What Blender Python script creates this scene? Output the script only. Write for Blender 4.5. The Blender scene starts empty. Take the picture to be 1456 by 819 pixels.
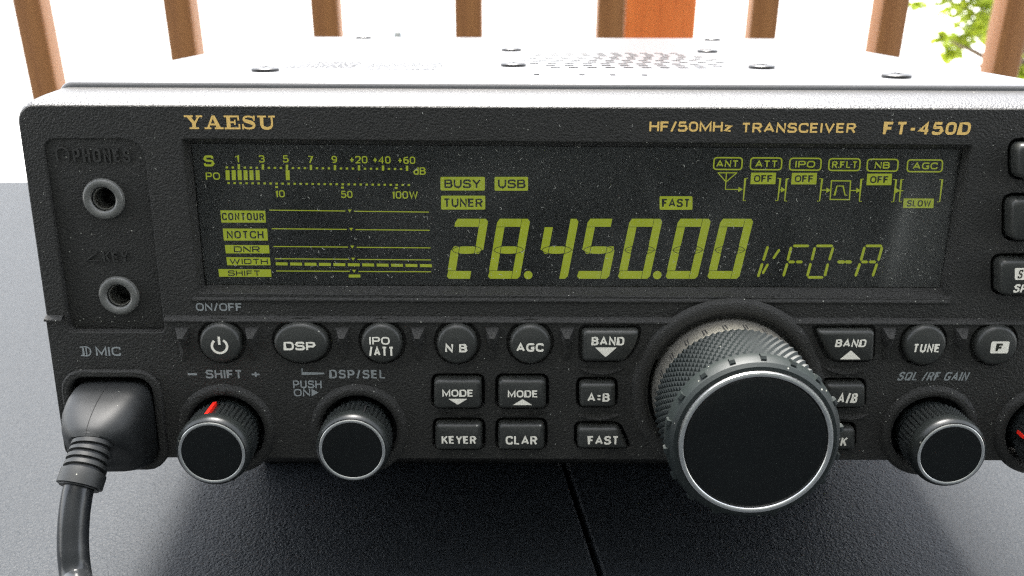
import bpy, bmesh, math, random
from mathutils import Vector, Matrix, Euler
random.seed(7)
sc = bpy.context.scene
C = sc.collection
PI = math.pi
TAU = math.radians(8.0)          # the radio leans back on its front stand
H0 = 0.0400                      # height of the panel's foot above the table
MM = 0.001

# ------------------------------------------------------------------ camera frame (radio-local, mm)
CF, CTH, CPS, CRO = 1378.0, .29822, .001026, .0039777
cf = Vector((math.sin(CPS)*math.cos(CTH), math.cos(CPS)*math.cos(CTH), -math.sin(CTH)))
_r = cf.cross(Vector((0, 0, 1))).normalized(); _u = _r.cross(cf)
cr = _r*math.cos(CRO)+_u*math.sin(CRO); cu = -_r*math.sin(CRO)+_u*math.cos(CRO)
CAM = Vector((0, -200, 102.1))
def P(u, v, Y=0.0):
    """point of the plane y = Y (mm, radio frame) measured in the photograph"""
    d = cf+cr*((u-728)/CF)-cu*((v-409.5)/CF)
    t = (200+Y)/d.y
    return (d.x*t, d.z*t+102.1)

# ------------------------------------------------------------------ materials
def newmat(name):
    m = bpy.data.materials.new(name); m.use_nodes = True
    nt = m.node_tree; b = nt.nodes['Principled BSDF']
    return m, nt, b
def N(nt, t, **k):
    n = nt.nodes.new(t)
    for a, v in k.items():
        if a in n.inputs: n.inputs[a].default_value = v
        else: setattr(n, a, v)
    return n
def simple(name, col, rough=.5, metal=0, spec=.5, emit=None, es=0):
    m, nt, b = newmat(name)
    b.inputs['Base Color'].default_value = (*col, 1); b.inputs['Roughness'].default_value = rough
    b.inputs['Metallic'].default_value = metal; b.inputs['Specular IOR Level'].default_value = spec
    if emit: b.inputs['Emission Color'].default_value = (*emit, 1); b.inputs['Emission Strength'].default_value = es
    return m
def grain(name, col, rough=.5, scale=2600, bump=.3, dist=.00012, dust=.0, dustscale=600, col2=None, spec=.5, metal=0, smooth=0, detail=2.0):
    """textured plastic / paint with a fine grain, some tone variation and specks of dust"""
    m, nt, b = newmat(name); L = nt.links.new
    tc = N(nt, 'ShaderNodeTexCoord')
    n1 = N(nt, 'ShaderNodeTexNoise', Scale=scale, Detail=detail, Roughness=.6)
    L(tc.outputs['Object'], n1.inputs['Vector'])
    bp = N(nt, 'ShaderNodeBump', Strength=bump, Distance=dist)
    L(n1.outputs['Fac'], bp.inputs['Height']); L(bp.outputs['Normal'], b.inputs['Normal'])
    n2 = N(nt, 'ShaderNodeTexNoise', Scale=60., Detail=4., Roughness=.6)
    L(tc.outputs['Object'], n2.inputs['Vector'])
    mx = N(nt, 'ShaderNodeMix', data_type='RGBA')
    c2 = col2 or tuple(c*1.45 for c in col)
    mx.inputs[6].default_value = (*col, 1); mx.inputs[7].default_value = (*c2, 1)
    L(n2.outputs['Fac'], mx.inputs[0])
    out = mx.outputs[2]
    if dust > 0:
        v = N(nt, 'ShaderNodeTexVoronoi', Scale=dustscale, Randomness=1.)
        L(tc.outputs['Object'], v.inputs['Vector'])
        sx = N(nt, 'ShaderNodeSeparateColor'); L(v.outputs['Color'], sx.inputs[0])
        big = N(nt, 'ShaderNodeMath', operation='MULTIPLY'); L(sx.outputs[0], big.inputs[0]); big.inputs[1].default_value = .22
        lt = N(nt, 'ShaderNodeMath', operation='LESS_THAN'); L(v.outputs['Distance'], lt.inputs[0]); L(big.outputs[0], lt.inputs[1])
        gt = N(nt, 'ShaderNodeMath', operation='GREATER_THAN'); L(sx.outputs[1], gt.inputs[0]); gt.inputs[1].default_value = 1-dust
        an = N(nt, 'ShaderNodeMath', operation='MULTIPLY'); L(lt.outputs[0], an.inputs[0]); L(gt.outputs[0], an.inputs[1])
        an2 = N(nt, 'ShaderNodeMath', operation='MULTIPLY'); L(an.outputs[0], an2.inputs[0]); an2.inputs[1].default_value = .75
        mx2 = N(nt, 'ShaderNodeMix', data_type='RGBA'); L(an2.outputs[0], mx2.inputs[0]); L(out, mx2.inputs[6])
        mx2.inputs[7].default_value = (.42, .42, .36, 1); out = mx2.outputs[2]
    L(out, b.inputs['Base Color'])
    b.inputs['Roughness'].default_value = rough; b.inputs['Specular IOR Level'].default_value = spec; b.inputs['Metallic'].default_value = metal
    return m
def wood(name, c1, c2, rough=.6, sx=30, sz=2.0, sc_=1.0):
    m, nt, b = newmat(name); L = nt.links.new
    tc = N(nt, 'ShaderNodeTexCoord'); mp = N(nt, 'ShaderNodeMapping'); mp.inputs['Scale'].default_value = (sx, sx, sz)
    L(tc.outputs['Object'], mp.inputs['Vector'])
    n = N(nt, 'ShaderNodeTexNoise', Scale=2.2*sc_, Detail=6., Roughness=.65, Distortion=.6); L(mp.outputs[0], n.inputs['Vector'])
    cr_ = N(nt, 'ShaderNodeValToRGB'); e = cr_.color_ramp.elements
    e[0].position = .3; e[0].color = (*c1, 1); e[1].position = .72; e[1].color = (*c2, 1)
    L(n.outputs['Fac'], cr_.inputs[0]); L(cr_.outputs[0], b.inputs['Base Color'])
    bp = N(nt, 'ShaderNodeBump', Strength=.4, Distance=.0008); L(n.outputs['Fac'], bp.inputs['Height']); L(bp.outputs[0], b.inputs['Normal'])
    b.inputs['Roughness'].default_value = rough
    return m

M = {}
M['panel'] = grain('panel_black', (.020, .0195, .0172), .50, 2300, 1.0, .00035, dust=.15, dustscale=1300, spec=.32)
M['panel'].node_tree.nodes['Principled BSDF'].inputs['Sheen Weight'].default_value = .05
M['case'] = grain('case_paint', (.075, .075, .077), .34, 2000, .30, .0001, spec=1.0)
M['bezel'] = grain('bezel_paint', (.022, .021, .020), .42, 2200, .9, .0003, spec=.9, dust=.06, dustscale=900)
M['button'] = grain('button_rubber', (.028, .029, .026), .38, 3000, .30, .0001, spec=.4, dust=.16, dustscale=900)
M['knob'] = grain('knob_plastic', (.011, .013, .0125), .34, 3000, .20, .00008, spec=.45, dust=.05, dustscale=900)
M['rubber'] = grain('dial_rubber', (.0055, .009, .0085), .55, 3000, .25, .0001, spec=.45, dust=.10, dustscale=900)
M['cap'] = grain('cap_black', (.004, .005, .005), .22, 1500, .05, .00004, spec=.3, dust=.05, dustscale=260)
M['dark'] = simple('well_black', (.008, .008, .008), .7)
M['chrome'] = grain('satin_metal', (.62, .62, .60), .28, 3000, .1, .00004, metal=1, col2=(.72, .72, .7))
M['collar'] = grain('cast_metal', (.26, .25, .22), .42, 2200, .6, .0002, metal=.85)
M['jack'] = grain('jack_plastic', (.10, .10, .092), .28, 2600, .2, .0001)
M['gold'] = simple('gold_print', (.85, .56, .17), .45)
M['white'] = simple('legend_white', (.90, .86, .74), .55)
M['grey'] = simple('legend_grey', (.27, .29, .29), .55)
M['red'] = simple('pointer_red', (.80, .02, .01), .4)
M['screw'] = grain('screw_black', (.02, .02, .02), .35, 2500, .2, .0001, spec=.5)
M['slot'] = simple('slot_black', (.004, .004, .004), .9, spec=.05)
def matte(name, col):
    m, nt, b = newmat(name); nt.nodes.remove(b); d = N(nt, 'ShaderNodeBsdfDiffuse'); d.inputs[0].default_value = (*col, 1)
    nt.links.new(d.outputs[0], nt.nodes['Material Output'].inputs['Surface']); return m
M['slot'] = matte('slot_black', (.01, .01, .01))
M['relief'] = simple('relief_plastic', (.034, .033, .030), .42)  # raised letters, smooth and a little lighter than the panel
M['plug'] = grain('plug_plastic', (.010, .011, .011), .52, 2500, .12, .0001, dust=.10, dustscale=500)
M['cable'] = grain('cable_sheath', (.012, .013, .014), .24, 2500, .10, .0001, dust=.12, dustscale=500)
M['dust'] = simple('dust', (.50, .50, .45), .9)
M['lcd_back'] = grain('lcd_black', (.006, .007, .006), .30, 900, .03, .00003, spec=.2)
def lcd_mat():
    m, nt, b = newmat('lcd_green'); L = nt.links.new
    tc = N(nt, 'ShaderNodeTexCoord'); n = N(nt, 'ShaderNodeTexNoise', Scale=260., Detail=3.); L(tc.outputs['Object'], n.inputs['Vector'])
    r = N(nt, 'ShaderNodeValToRGB'); e = r.color_ramp.elements
    e[0].position = .3; e[0].color = (.31, .38, .006, 1); e[1].position = .75; e[1].color = (.38, .45, .012, 1)
    L(n.outputs['Fac'], r.inputs[0]); L(r.outputs[0], b.inputs['Emission Color'])
    b.inputs['Base Color'].default_value = (.10, .13, .01, 1); b.inputs['Emission Strength'].default_value = LCD_E; b.inputs['Roughness'].default_value = .5
    return m
LCD_E = .05
M['lcd'] = lcd_mat()
M['lcd_ink'] = simple('lcd_ink', (.012, .014, .006), .5)
def glass_mat():
    m, nt, b = newmat('window_pane'); L = nt.links.new; nt.nodes.remove(b)
    o = nt.nodes['Material Output']
    tc = N(nt, 'ShaderNodeTexCoord')
    n = N(nt, 'ShaderNodeTexNoise', Scale=28., Detail=3., Roughness=.55, Distortion=1.2); L(tc.outputs['Object'], n.inputs['Vector'])
    rr_ = N(nt, 'ShaderNodeMapRange'); rr_.inputs[1].default_value = .35; rr_.inputs[2].default_value = .7; rr_.inputs[3].default_value = .05; rr_.inputs[4].default_value = .22
    L(n.outputs['Fac'], rr_.inputs[0])
    g = N(nt, 'ShaderNodeBsdfGlossy'); L(rr_.outputs[0], g.inputs['Roughness'])
    t = N(nt, 'ShaderNodeBsdfTransparent'); f = N(nt, 'ShaderNodeFresnel', IOR=1.5)
    mx = N(nt, 'ShaderNodeMixShader'); L(f.outputs[0], mx.inputs[0]); L(t.outputs[0], mx.inputs[1]); L(g.outputs[0], mx.inputs[2])
    # faint film of fine dust, its cloudiness painted in for soft reflections
    d = N(nt, 'ShaderNodeBsdfDiffuse'); d.inputs[0].default_value = (.45, .45, .42, 1)
    n2 = N(nt, 'ShaderNodeTexNoise', Scale=24., Detail=3., Roughness=.5, Distortion=1.0)
    mp_ = N(nt, 'ShaderNodeMapping'); mp_.inputs['Scale'].default_value = (1, 1, .6); mp_.inputs['Rotation'].default_value = (0, .35, 0); L(tc.outputs['Object'], mp_.inputs[0]); L(mp_.outputs[0], n2.inputs['Vector'])
    r2 = N(nt, 'ShaderNodeMapRange'); r2.inputs[1].default_value = .42; r2.inputs[2].default_value = .68; r2.inputs[3].default_value = .0; r2.inputs[4].default_value = .045
    L(n2.outputs['Fac'], r2.inputs[0])
    # reflections painted into the film: a streak near the right end, hazy patches elsewhere
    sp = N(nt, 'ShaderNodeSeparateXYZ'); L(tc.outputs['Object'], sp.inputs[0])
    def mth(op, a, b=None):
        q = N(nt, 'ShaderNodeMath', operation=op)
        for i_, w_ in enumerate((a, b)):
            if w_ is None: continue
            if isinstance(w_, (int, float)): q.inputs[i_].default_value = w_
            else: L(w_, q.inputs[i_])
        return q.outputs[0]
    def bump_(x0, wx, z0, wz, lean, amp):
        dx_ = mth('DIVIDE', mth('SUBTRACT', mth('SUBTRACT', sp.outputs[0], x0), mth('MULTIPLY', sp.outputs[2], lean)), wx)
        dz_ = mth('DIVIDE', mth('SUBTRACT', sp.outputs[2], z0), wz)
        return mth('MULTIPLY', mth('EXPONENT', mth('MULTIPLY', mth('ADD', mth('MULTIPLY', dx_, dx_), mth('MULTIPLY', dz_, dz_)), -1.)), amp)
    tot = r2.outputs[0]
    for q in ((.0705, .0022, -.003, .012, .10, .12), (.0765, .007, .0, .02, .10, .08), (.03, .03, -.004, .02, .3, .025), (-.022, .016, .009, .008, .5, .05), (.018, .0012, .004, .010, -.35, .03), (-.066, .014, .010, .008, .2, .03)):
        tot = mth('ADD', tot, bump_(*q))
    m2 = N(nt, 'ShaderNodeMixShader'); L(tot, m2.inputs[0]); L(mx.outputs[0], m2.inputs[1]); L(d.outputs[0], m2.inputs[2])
    L(m2.outputs[0], o.inputs['Surface'])
    return m
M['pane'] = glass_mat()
M['baluster'] = wood('baluster_wood', (.17, .062, .012), (.27, .115, .03))
M['post'] = wood('cedar_post', (.44, .11, .015), (.58, .17, .03))
M['deck'] = wood('deck_boards', (.10, .10, .095), (.18, .175, .165), sx=3, sz=3)
M['wall'] = wood('shade_wall_paint', (.035, .042, .042), (.05, .058, .058), sx=3, sz=3)

# ------------------------------------------------------------------ mesh helpers (input in mm, radio frame)
CEN = {}
def link(name, verts, faces, mat, parent=None, smooth=35, scale=MM, kind=None, label=None, mats=None, mat_idx=None):
    lo = [min(v[i] for v in verts) for i in range(3)]; hi = [max(v[i] for v in verts) for i in range(3)]
    c = Vector([(lo[i]+hi[i])/2 for i in range(3)])
    me = bpy.data.meshes.new(name)
    me.from_pydata([((v[0]-c.x)*scale, (v[1]-c.y)*scale, (v[2]-c.z)*scale) for v in verts], [], faces)
    for mm_ in (mats or [mat]): me.materials.append(mm_)
    if mat_idx:
        for p, i in zip(me.polygons, mat_idx): p.material_index = i
    if smooth:
        me.polygons.foreach_set('use_smooth', [True]*len(me.polygons))
        me.set_sharp_from_angle(angle=math.radians(smooth))
    me.update()
    o = bpy.data.objects.new(name, me); C.objects.link(o)
    pc = Vector((0, 0, 0))
    if parent is not None: o.parent = parent; pc = CEN.get(parent.name, pc)
    o.location = (c-pc)*scale
    CEN[o.name] = c
    if kind: o['kind'] = kind
    if label: o['label'] = label
    return o
class MB:
    def __init__(s): s.v = []; s.f = []
    def add(s, v, f):
        n = len(s.v); s.v += [tuple(a) for a in v]; s.f += [tuple(i+n for i in q) for q in f]; return s
    def flat(s, pts, y):
        """one flat polygon in the X-Z plane facing the viewer (-Y)"""
        a = sum(pts[i][0]*pts[(i+1) % len(pts)][1]-pts[(i+1) % len(pts)][0]*pts[i][1] for i in range(len(pts)))
        if a < 0: pts = pts[::-1]
        return s.add([(p[0], y, p[1]) for p in pts], [tuple(range(len(pts)))])
    def box(s, x0, x1, y0, y1, z0, z1):
        v = [(x, y, z) for x in (x0, x1) for y in (y0, y1) for z in (z0, z1)]
        return s.add(v, [(0, 1, 3, 2), (4, 6, 7, 5), (0, 4, 5, 1), (2, 3, 7, 6), (0, 2, 6, 4), (1, 5, 7, 3)])
    def build(s, name, mat, parent=None, **k): return link(name, s.v, s.f, mat, parent, **k)
def curve_mesh(splines, ext, bev, res=3, off=None):
    cu_ = bpy.data.curves.new('tmp', 'CURVE'); cu_.dimensions = '2D'; cu_.fill_mode = 'BOTH'
    cu_.extrude = ext*MM; cu_.bevel_depth = bev*MM; cu_.bevel_resolution = res; cu_.offset = (-bev if off is None else off)*MM
    for pts in splines:
        sp = cu_.splines.new('POLY'); sp.points.add(len(pts)-1)
        for i, p in enumerate(pts): sp.points[i].co = (p[0]*MM, p[1]*MM, 0, 1)
        sp.use_cyclic_u = True
    o = bpy.data.objects.new('tmp', cu_); C.objects.link(o)
    dg = bpy.context.evaluated_depsgraph_get(); dg.update()
    me = bpy.data.meshes.new_from_object(o.evaluated_get(dg))
    v = [tuple(p.co/MM) for p in me.vertices]; f = [tuple(p.vertices) for p in me.polygons]
    bpy.data.objects.remove(o); bpy.data.curves.remove(cu_); bpy.data.meshes.remove(me)
    return v, f
def prism(splines, yf, yb, bev=.3, res=3):
    """outline(s) in X-Z (first is the outside, others are holes) between y=yf (front) and y=yb"""
    h = (yb-yf)/2; v, f = curve_mesh(splines, h-bev, bev, res)
    m = (yf+yb)/2
    return [(a[0], m-a[2], a[1]) for a in v], f
def rrect_pts(x0, z0, x1, z1): return [(x0, z0), (x0, z1), (x1, z1), (x1, z0)]
# squarish grotesque capitals drawn with strokes: width, [(points, closed, corner radius)] in a unit box
GL = {
 'A': (.92, [([(0, 0), (.5, 1), (1, 0)], 0, 0), ([(.17, .3), (.83, .3)], 0, 0)]),
 'B': (.80, [([(0, 0), (0, 1), (.93, 1), (.93, .54), (0, .54)], 0, [0, 0, .24, .24, 0]), ([(0, .54), (1, .54), (1, 0), (0, 0), (0, .54)], 0, [0, .24, .24, 0, 0])]),
 'C': (.84, [([(1, .72), (1, 1), (0, 1), (0, 0), (1, 0), (1, .28)], 0, .36)]),
 'D': (.84, [([(0, 0), (0, 1), (1, 1), (1, 0)], 1, [0, 0, .42, .42])]),
 'E': (.72, [([(1, 1), (0, 1), (0, 0), (1, 0)], 0, 0), ([(0, .52), (.9, .52)], 0, 0)]),
 'F': (.70, [([(1, 1), (0, 1), (0, -.09)], 0, 0), ([(0, .5), (.88, .5)], 0, 0)]),
 'G': (.86, [([(1, .84), (1, 1), (0, 1), (0, 0), (1, 0), (1, .42), (.6, .42)], 0, [0, .25, .36, .36, .2, 0, 0])]),
 'H': (.80, [([(0, -.09), (0, 1.09)], 0, 0), ([(1, -.09), (1, 1.09)], 0, 0), ([(0, .52), (1, .52)], 0, 0)]),
 'I': (.20, [([(.5, -.09), (.5, 1.09)], 0, 0)]),
 'K': (.84, [([(0, -.09), (0, 1.09)], 0, 0), ([(.98, 1.07), (.08, .42)], 0, 0), ([(.36, .6), (1, -.07)], 0, 0)]),
 'L': (.70, [([(0, 1.09), (0, 0), (1, 0)], 0, 0)]),
 'M': (.98, [([(0, -.09), (0, 1), (.5, .12), (1, 1), (1, -.09)], 0, 0)]),
 'N': (.82, [([(0, -.09), (0, 1), (1, 0), (1, 1.09)], 0, 0)]),
 'O': (.88, [([(0, 0), (0, 1), (1, 1), (1, 0)], 1, .42)]),
 'P': (.78, [([(0, -.09), (0, 1), (1, 1), (1, .44), (0, .44)], 0, [0, 0, .3, .3, 0])]),
 'Q': (.88, [([(0, 0), (0, 1), (1, 1), (1, 0)], 1, .42), ([(.6, .3), (1.02, -.08)], 0, 0)]),
 'R': (.82, [([(0, -.09), (0, 1), (.95, 1), (.95, .48), (0, .48)], 0, [0, 0, .28, .28, 0]), ([(.52, .48), (.98, -.07)], 0, 0)]),
 'S': (.80, [([(.96, .76), (.96, 1), (.04, 1), (.04, .54), (1, .5), (1, 0), (0, 0), (0, .25)], 0, [0, .3, .3, .26, .26, .3, .3, 0])]),
 'T': (.78, [([(0, 1), (1, 1)], 0, 0), ([(.5, 1), (.5, -.09)], 0, 0)]),
 'U': (.80, [([(0, 1.09), (0, 0), (1, 0), (1, 1.09)], 0, .42)]),
 'V': (.88, [([(0, 1.05), (.5, 0), (1, 1.05)], 0, 0)]),
 'W': (1.2, [([(0, 1.05), (.27, 0), (.5, .95), (.73, 0), (1, 1.05)], 0, 0)]),
 'Y': (.86, [([(0, 1.05), (.5, .46), (1, 1.05)], 0, 0), ([(.5, .5), (.5, -.09)], 0, 0)]),
 'd': (.70, [([(1, 1.09), (1, 0), (0, 0), (0, .62), (1, .62)], 0, [0, .1, .3, .3, .1])]),
 'z': (.62, [([(0, .62), (1, .62), (0, 0), (1, 0)], 0, 0)]),
 '0': (.76, [([(0, 0), (0, 1), (1, 1), (1, 0)], 1, .42)]),
 '1': (.36, [([(-.1, .76), (.75, 1), (.75, -.09)], 0, 0)]),
 '2': (.74, [([(0, .76), (0, 1), (1, 1), (1, .52), (0, 0), (1, 0)], 0, [0, .3, .3, .25, 0, 0])]),
 '3': (.74, [([(0, .8), (0, 1), (.96, 1), (.96, .54), (.4, .54)], 0, [0, .3, .3, .25, 0]), ([(.4, .54), (1, .54), (1, 0), (0, 0), (0, .22)], 0, [0, .25, .3, .3, 0])]),
 '4': (.80, [([(.72, -.09), (.72, 1), (0, .28), (1, .28)], 0, 0)]),
 '5': (.76, [([(.93, 1), (.08, 1), (.04, .56), (1, .62), (1, 0), (0, 0), (0, .22)], 0, [0, 0, .05, .3, .34, .3, 0])]),
 '6': (.76, [([(.92, 1), (0, .9), (0, 0), (1, 0), (1, .58), (.0, .58)], 0, [0, .4, .34, .34, .34, 0])]),
 '7': (.70, [([(0, 1), (1, 1), (.3, -.07)], 0, 0)]),
 '9': (.76, [([(.08, 0), (1, .1), (1, 1), (0, 1), (0, .42), (1, .42)], 0, [0, .4, .34, .34, .34, 0])]),
 '/': (.50, [([(0, -.12), (1, 1.12)], 0, 0)]),
 '-': (.50, [([(0, .42), (1, .42)], 0, 0)]),
 '+': (.66, [([(0, .46), (1, .46)], 0, 0), ([(.5, .1), (.5, .82)], 0, 0)]),
 '=': (.55, [([(0, .72), (1, .72)], 0, 0), ([(0, .22), (1, .22)], 0, 0)]),
 '.': (.02, [([(.5, -.09), (.5, .10)], 0, 0)]),
 ' ': (.34, []),
}
def open_round(pts, r, closed, n=4):
    k = len(pts); rs = r if isinstance(r, list) else [r]*k
    if closed: return rpoly(pts, rs, n)
    out = [pts[0]]
    for i in range(1, k-1):
        a, b, c = Vector(pts[i-1]), Vector(pts[i]), Vector(pts[i+1]); d1 = a-b; d2 = c-b; ri = min(rs[i], d1.length*.5, d2.length*.5)
        if ri <= 1e-6: out.append(tuple(b)); continue
        p1 = b+d1.normalized()*ri; p2 = b+d2.normalized()*ri
        for j in range(n+1): t = j/n; out.append(tuple(p1*(1-t)**2+b*2*t*(1-t)+p2*t*t))
    out.append(pts[-1]); return out
def text_quads(s, x0, z0, x1, z1, bold=.0, shear=0., spacing=1.0):
    H = z1-z0
    if s == '-': return [[(x0, z0), (x1, z0), (x1, z1), (x0, z1)]]
    t = H*(.135+bold*2.9); gap = (.085+.5*(spacing-1))*H
    # ink widths in units of H; centre-line box inside
    nat = sum(GL[c][0] for c in s)*H; gaps = sum(gap+t*.25 for _ in s[:-1]); sl = shear*H
    k = (x1-x0-sl-gaps-t*.6*0)/max(nat, 1e-6)
    if len(s) == 1: k = (x1-x0-sl)/(GL[s][0]*H)
    if k < .45: k = .45
    out = []; x = x0
    for ci, c in enumerate(s):
        w = GL[c][0]*H*k
        a = t/2 if w > t*1.5 else w/2; W = max(w-2*a, 1e-4); hz = H-t
        for pts, closed, r in GL[c][1]:
            rs = [q*H for q in r] if isinstance(r, list) else [r*H]*len(pts)
            P_ = []
            for px_, pz in pts:
                zz = z0+t/2+pz*hz; zz = min(max(zz, z0), z1)if (pz < 0 or pz > 1) else zz
                P_.append((x+a+px_*W, zz))
            P_ = open_round(P_, rs, closed)
            out += strokes(P_, t, bool(closed))
        x += w+gap+t*.25
    return [[(p[0]+shear*(p[1]-z0), p[1]) for p in q] for q in out]
def text_mesh(s, x0, z0, x1, z1, yf, th=.06, bold=.0, shear=0., bev=0., spacing=1.0, anchor=None):
    """letters whose ink fills the box x0..x1, z0..z1, front at y=yf"""
    m = MB()
    for i, q in enumerate(text_quads(s, x0, z0, x1, z1, bold, shear, spacing)): m.flat(q, yf-.0015*(i % 12))
    return m.v, m.f
def rr(x0, z0, x1, z1, r, n=5):
    p = []
    for cx, cz, a0 in ((x1-r, z1-r, 0), (x0+r, z1-r, 90), (x0+r, z0+r, 180), (x1-r, z0+r, 270)):
        for i in range(n+1):
            a = math.radians(a0+90*i/n); p.append((cx+r*math.cos(a), cz+r*math.sin(a)))
    return p
def circ(cx, cz, r, n=48, rz=None): return [(cx+r*math.cos(2*PI*i/n), cz+(rz or r)*math.sin(2*PI*i/n)) for i in range(n)]
def rpoly(pts, r, n=4):
    """polygon with rounded corners"""
    out = []; k = len(pts)
    for i in range(k):
        a, b, c = Vector(pts[i-1]), Vector(pts[i]), Vector(pts[(i+1) % k])
        d1 = (a-b); d2 = (c-b); ri = min(r if not isinstance(r, (list, tuple)) else r[i], d1.length*.45, d2.length*.45)
        if ri <= 0: out.append(tuple(b)); continue
        p1 = b+d1.normalized()*ri; p2 = b+d2.normalized()*ri
        for j in range(n+1):
            t = j/n; out.append(tuple(p1*(1-t)**2+b*2*t*(1-t)+p2*t*t))
    return out
def strokes(pts, w, closed=False):
    """strip polygon quads along a polyline; w a number or list"""
    k = len(pts); ws = w if isinstance(w, (list, tuple)) else [w]*k; L = []; R = []
    for i in range(k):
        a = Vector(pts[i-1]) if (i > 0 or closed) else Vector(pts[i]); b = Vector(pts[(i+1) % k]) if (i < k-1 or closed) else Vector(pts[i])
        d = (b-a); d = d.normalized() if d.length else Vector((1, 0)); n = Vector((-d.y, d.x))
        if 0 < i < k-1 or closed:
            e = (Vector(pts[i])-a).normalized(); cs = max(.5, abs(Vector((-e.y, e.x)).dot(n)))
        else: cs = 1
        L.append(Vector(pts[i])+n*ws[i]/2/cs); R.append(Vector(pts[i])-n*ws[i]/2/cs)
    q = []
    for i in range(k if closed else k-1):
        j = (i+1) % k; q.append([tuple(L[i]), tuple(R[i]), tuple(R[j]), tuple(L[j])])
    return q
def spline(pts, n=6):
    out = []; k = len(pts)
    for i in range(k-1):
        p0 = pts[max(i-1, 0)]; p1 = pts[i]; p2 = pts[i+1]; p3 = pts[min(i+2, k-1)]
        for j in range(n):
            t = j/n
            out.append(tuple(.5*((2*b)+(-a+c)*t+(2*a-5*b+4*c-d)*t*t+(-a+3*b-3*c+d)*t**3) for a, b, c, d in zip(p0, p1, p2, p3)))
    out.append(tuple(pts[-1])); return out
def lathe(cx, cz, prof, n=64, closed_end=True):
    """profile [(r, y)...] turned about the line through (cx, cz) along Y; order from back to front"""
    v = []; f = []; m = len(prof)
    for r, y in prof:
        for i in range(n):
            a = 2*PI*i/n; v.append((cx+r*math.sin(a), y, cz+r*math.cos(a)))
    for j in range(m-1):
        for i in range(n):
            k = (i+1) % n; f.append((j*n+i, j*n+k, (j+1)*n+k, (j+1)*n+i))
    if closed_end: f.append(tuple((m-1)*n+i for i in range(n)))
    return v, f
def knurl(cx, cz, R, h, y0, y1, n, rows, skip=()):
    """band of little pyramids around an axis"""
    v = []; f = []
    def pt(r, i, y): a = 2*PI*i/n; return (cx+r*math.sin(a), y, cz+r*math.cos(a))
    for j in range(rows+1):
        y = y0+(y1-y0)*j/rows
        for i in range(n): v.append(pt(R, i, y))
    for j in range(rows):
        for i in range(n):
            k = (i+1) % n; q = (j*n+i, j*n+k, (j+1)*n+k, (j+1)*n+i)
            ang = 360*(i+.5)/n
            if any(abs((ang-a+180) % 360-180) < w for a, w in skip): f.append(q); continue
            v.append(pt(R+h, i+.5, y0+(y1-y0)*(j+.5)/rows)); c = len(v)-1
            for t in range(4): f.append((q[t], q[(t+1) % 4], c))
    return v, f
def tube(path, radii, n=20, cap=True):
    v = []; f = []; k = len(path); up = None
    pts = [Vector(p) for p in path]
    for i in range(k):
        t = (pts[min(i+1, k-1)]-pts[max(i-1, 0)]).normalized()
        if up is None: up = t.orthogonal().normalized()
        up = (up-t*up.dot(t)).normalized(); s = t.cross(up)
        r = radii[i] if isinstance(radii, (list, tuple)) else radii
        for j in range(n):
            a = 2*PI*j/n; v.append(tuple(pts[i]+(up*math.cos(a)+s*math.sin(a))*r))
    for i in range(k-1):
        for j in range(n):
            m = (j+1) % n; f.append((i*n+j, i*n+m, (i+1)*n+m, (i+1)*n+j))
    if cap: f.append(tuple(range(n))[::-1]); f.append(tuple((k-1)*n+j for j in range(n)))
    return v, f
def thing(name, label, cat, group=None, loc=(0, 0, 0)):
    o = bpy.data.objects.new(name, None); C.objects.link(o); o.location = loc; o.empty_display_size = .02
    o['label'] = label; o['category'] = cat
    if group: o['group'] = group
    CEN[o.name] = Vector((0, 0, 0))
    return o
def tag(o, label, cat, group=None):
    o['label'] = label; o['category'] = cat
    if group: o['group'] = group
    return o

# ================================================================== THE RADIO
radio = thing('radio_transceiver', 'black desktop radio transceiver with lit green display, tilted up on the grey table', 'radio', loc=(0, 0, H0))
radio.rotation_euler = (-TAU, 0, 0)

# ---- lens shaped scoops, button outlines
def lens(x0, x1, z0, dz):
    n = 12; up = [(x0+(x1-x0)*i/n, z0+.12*math.sin(PI*i/n)) for i in range(n+1)]
    lo = [(x1-(x1-x0)*i/n, z0-dz*math.sin(PI*i/n)) for i in range(1, n)]
    return up+lo
def grow(pts, d):
    """outline pushed outward by d (convex outlines)"""
    k = len(pts); out = []
    a = sum(pts[i][0]*pts[(i+1) % k][1]-pts[(i+1) % k][0]*pts[i][1] for i in range(k)); s = 1 if a > 0 else -1
    for i in range(k):
        t = (Vector(pts[(i+1) % k])-Vector(pts[i-1])).normalized(); out.append((pts[i][0]+t.y*d*s, pts[i][1]-t.x*d*s))
    return out
YB = -3.0    # faces of the keys
def offset_poly(pts, d):
    k = len(pts); out = []
    a = sum(pts[i][0]*pts[(i+1) % k][1]-pts[(i+1) % k][0]*pts[i][1] for i in range(k)); s = 1 if a > 0 else -1
    for i in range(k):
        p, q, r = Vector(pts[i-1]), Vector(pts[i]), Vector(pts[(i+1) % k]); e1 = (q-p).normalized(); e2 = (r-q).normalized()
        n1 = Vector((e1.y, -e1.x))*s; n2 = Vector((e2.y, -e2.x))*s; b = (n1+n2).normalized(); out.append(tuple(q+b*d/max(.35, b.dot(n1))))
    return out
SHARP = {}
def key_pts(q, r):
    sh_ = [P(u, v, YB) for u, v in q]; o = rpoly(sh_, r); SHARP[tuple(o[0])] = (sh_, r); return o
def ring_of(out, d):
    k = SHARP.get(tuple(out[0]))
    if k is None: return grow(out, d)
    sh_, r = k; rs = r if isinstance(r, (list, tuple)) else [r]*len(sh_)
    return rpoly(offset_poly(sh_, d), [max(.3, q+d) for q in rs])
def box_q(u0, v0, u1, v1): return [(u0, v0), (u1, v0), (u1, v1), (u0, v1)]
KZ = 27.4
def pc(u, v, Y=YB): return P(u, v, Y)
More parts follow.
